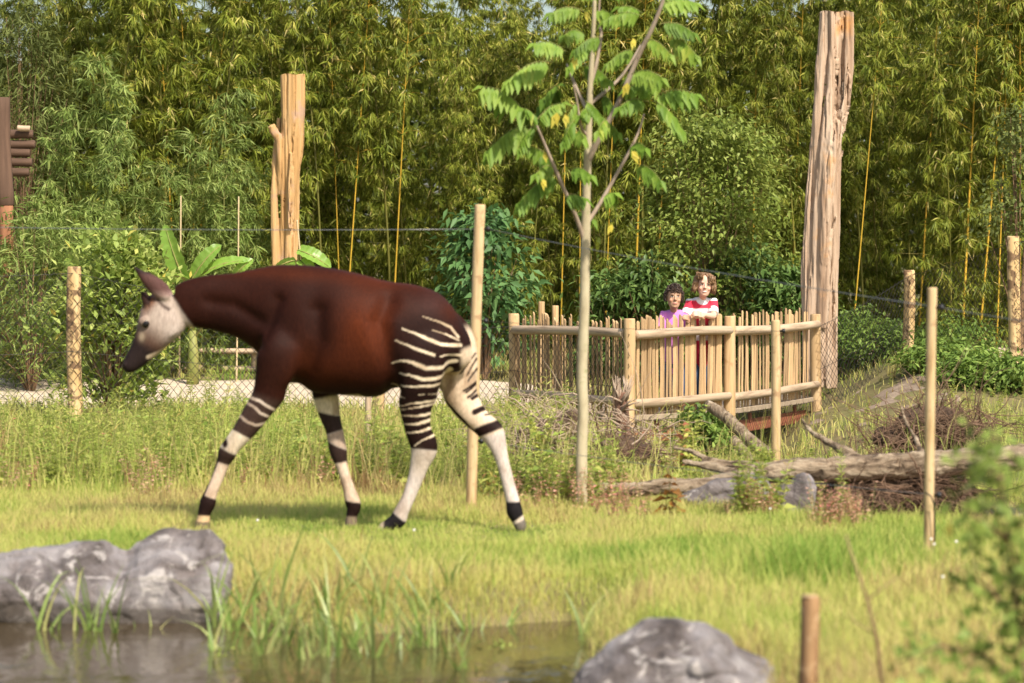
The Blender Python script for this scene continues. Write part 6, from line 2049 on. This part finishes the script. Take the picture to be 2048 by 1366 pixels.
# ------------------------------------------------------------------ reeds at the water's edge
def reed(label, px, py_base, D, H, nb_, seed, spread=.5, group=None, wid=.016):
    r_ = np.random.default_rng(seed)
    b0 = at(px, py_base, D)
    b0.z = WATER_Z - .03 if shore_in(np.array([b0.x]), np.array([D]))[0] > 0 else gz1(b0.x, D)
    V, F, R = [], [], []
    for k in range(nb_):
        az = r_.uniform(0, 6.28)
        h = H * r_.uniform(.35, 1.15)
        out = spread * h * r_.uniform(.25, 1.1)
        curl = r_.uniform(0, 1.2) ** 1.5
        side = np.array([math.cos(r_.uniform(-.7, .7)), math.sin(r_.uniform(-.7, .7)), 0])
        o_ = r_.normal(0, .03, 3) * np.array([1, 1, 0])
        n = 8
        w = wid * r_.uniform(.5, 1.15)
        tone = r_.uniform(.1, .9) if r_.random() > .1 else 1.0
        s0 = len(V)
        for j in range(n + 1):
            t = j / n
            bend = curl * max(0, t - .55) ** 1.5 * h * 1.3
            c = o_ + np.array([math.cos(az) * out * t ** 1.7 * (1 + curl), math.sin(az) * out * t ** 1.7 * (1 + curl), h * t - bend - .05])
            ww = w * (1 - t ** 3) * (.6 + .4 * math.sin(math.pi * min(1, t + .25)))
            V += [c + side * ww / 2 + np.array([0, 0, .15 * ww]), c, c - side * ww / 2 + np.array([0, 0, .15 * ww])]
            R += [tone, tone * .8, tone]
        for j in range(n):
            for q in (0, 1):
                a = s0 + j * 3 + q
                F.append((a, a + 1, a + 4, a + 3))
    me = np_mesh('reed_clump', np.array(V), np.array(F), np.array(R), smooth=True)
    o = link('reed_clump', me, None, M['reed_leaf'])
    o.location = b0
    return tag(o, label, 'reeds', group)
G1 = 'reed clumps in the shallow bay between the boulders'
RL = 'tall green reed clump in the shallows between the two boulders'
rr_ = random.Random(12)
spots = [(470, 1290, 12.75, .42, 16), (520, 1310, 12.5, .45, 16), (570, 1330, 12.3, .52, 18), (630, 1340, 12.1, .48, 16), (690, 1330, 12.2, .50, 18), (740, 1350, 11.9, .44, 14), (800, 1340, 12.1, .46, 16), (850, 1330, 12.2, .42, 14), (560, 1290, 12.75, .62, 14), (660, 1290, 12.75, .52, 16), (760, 1290, 12.75, .54, 16), (860, 1290, 12.8, .46, 14), (930, 1300, 12.7, .40, 12), (610, 1366, 11.8, .40, 12), (1010, 1290, 12.9, .30, 12), (700, 1270, 12.95, .50, 14), (900, 1270, 13.0, .48, 12), (500, 1270, 13.0, .50, 14)]
spots += [(rr_.uniform(440, 960), 1340, rr_.uniform(11.4, 12.6), rr_.uniform(.28, .5), rr_.randint(9, 15)) for _ in range(12)]
spots = [(px, py, D, H * rr_.uniform(.6, 1.15), max(5, int(n * .6))) for px, py, D, H, n in spots]
for i, (px, py, D, H, n) in enumerate(spots):
    reed(RL, px, py, D, H, n, 200 + i, group=G1)
for i, (px, py, D, H, n, lab) in enumerate([(85, 1265, 12.75, .46, 8, 'few bent reeds growing before the left end of the long boulder'), (175, 1265, 12.75, .52, 11, 'reed clump with drooping tips before the middle of the long boulder'), (225, 1270, 12.7, .38, 8, 'low reed tuft in the water before the long boulder'), (435, 1270, 12.9, .46, 9, 'slanting reeds at the right end of the long boulder'), (1165, 1300, 12.4, .34, 8, 'reed tuft on the bank beside the rounded boulder'), (300, 1265, 12.85, .16, 4, 'short reed sprigs in the shadow under the long boulder')]):
    reed(lab, px, py, D, H, n, 240 + i)
shrub('water_weed', 'pale low water weed at the bottom of the bay beside the reeds', 'weed', 440, 1290, 12.0, .10, 251, 'weed_leaf', .035, .018, 14, 14, spread=.03, Hmin=.08, stem='green_stem')
shrub('water_weed', 'yellowish water weed with a pale bent top in the open bay', 'weed', 1010, 1275, 12.2, .06, 252, 'weed_leaf', .04, .018, 12, 12, spread=.03, Hmin=.10, stem='green_stem')
# white clover heads in the lawn
mbc = MB()
rc = random.Random(8)
mbc.ellipsoid((0, 0, .0), (.007, .007, .006), 6)
clo = mbc.mesh('flower_head')
clo.materials.append(mat_plain('clover_white', (.75, .72, .66), .8))
mbs = MB()
mbs.tube([(0, 0, -.16), (.005, 0, -.08), (0, 0, 0)], .002, 4)
clos = mbs.mesh('flower_stem')
clos.materials.append(M['green_stem'])
for px, py, D in ((515, 1095, 14.6), (828, 1112, 14.3), (1862, 1150, 13.6), (1912, 1143, 13.5), (1868, 1160, 13.4), (1885, 1258, 12.0), (1540, 1060, 15.3)):
    p_ = at(px, py, D)
    p_.z = gz1(p_.x, D) + .15
    t = thing('clover', 'white clover flower head on a thin stalk in the lawn', 'flower', p_, 0, 'clover flowers in the lawn')
    link('flower_head', clo, t)
    link('stalk', clos, t)
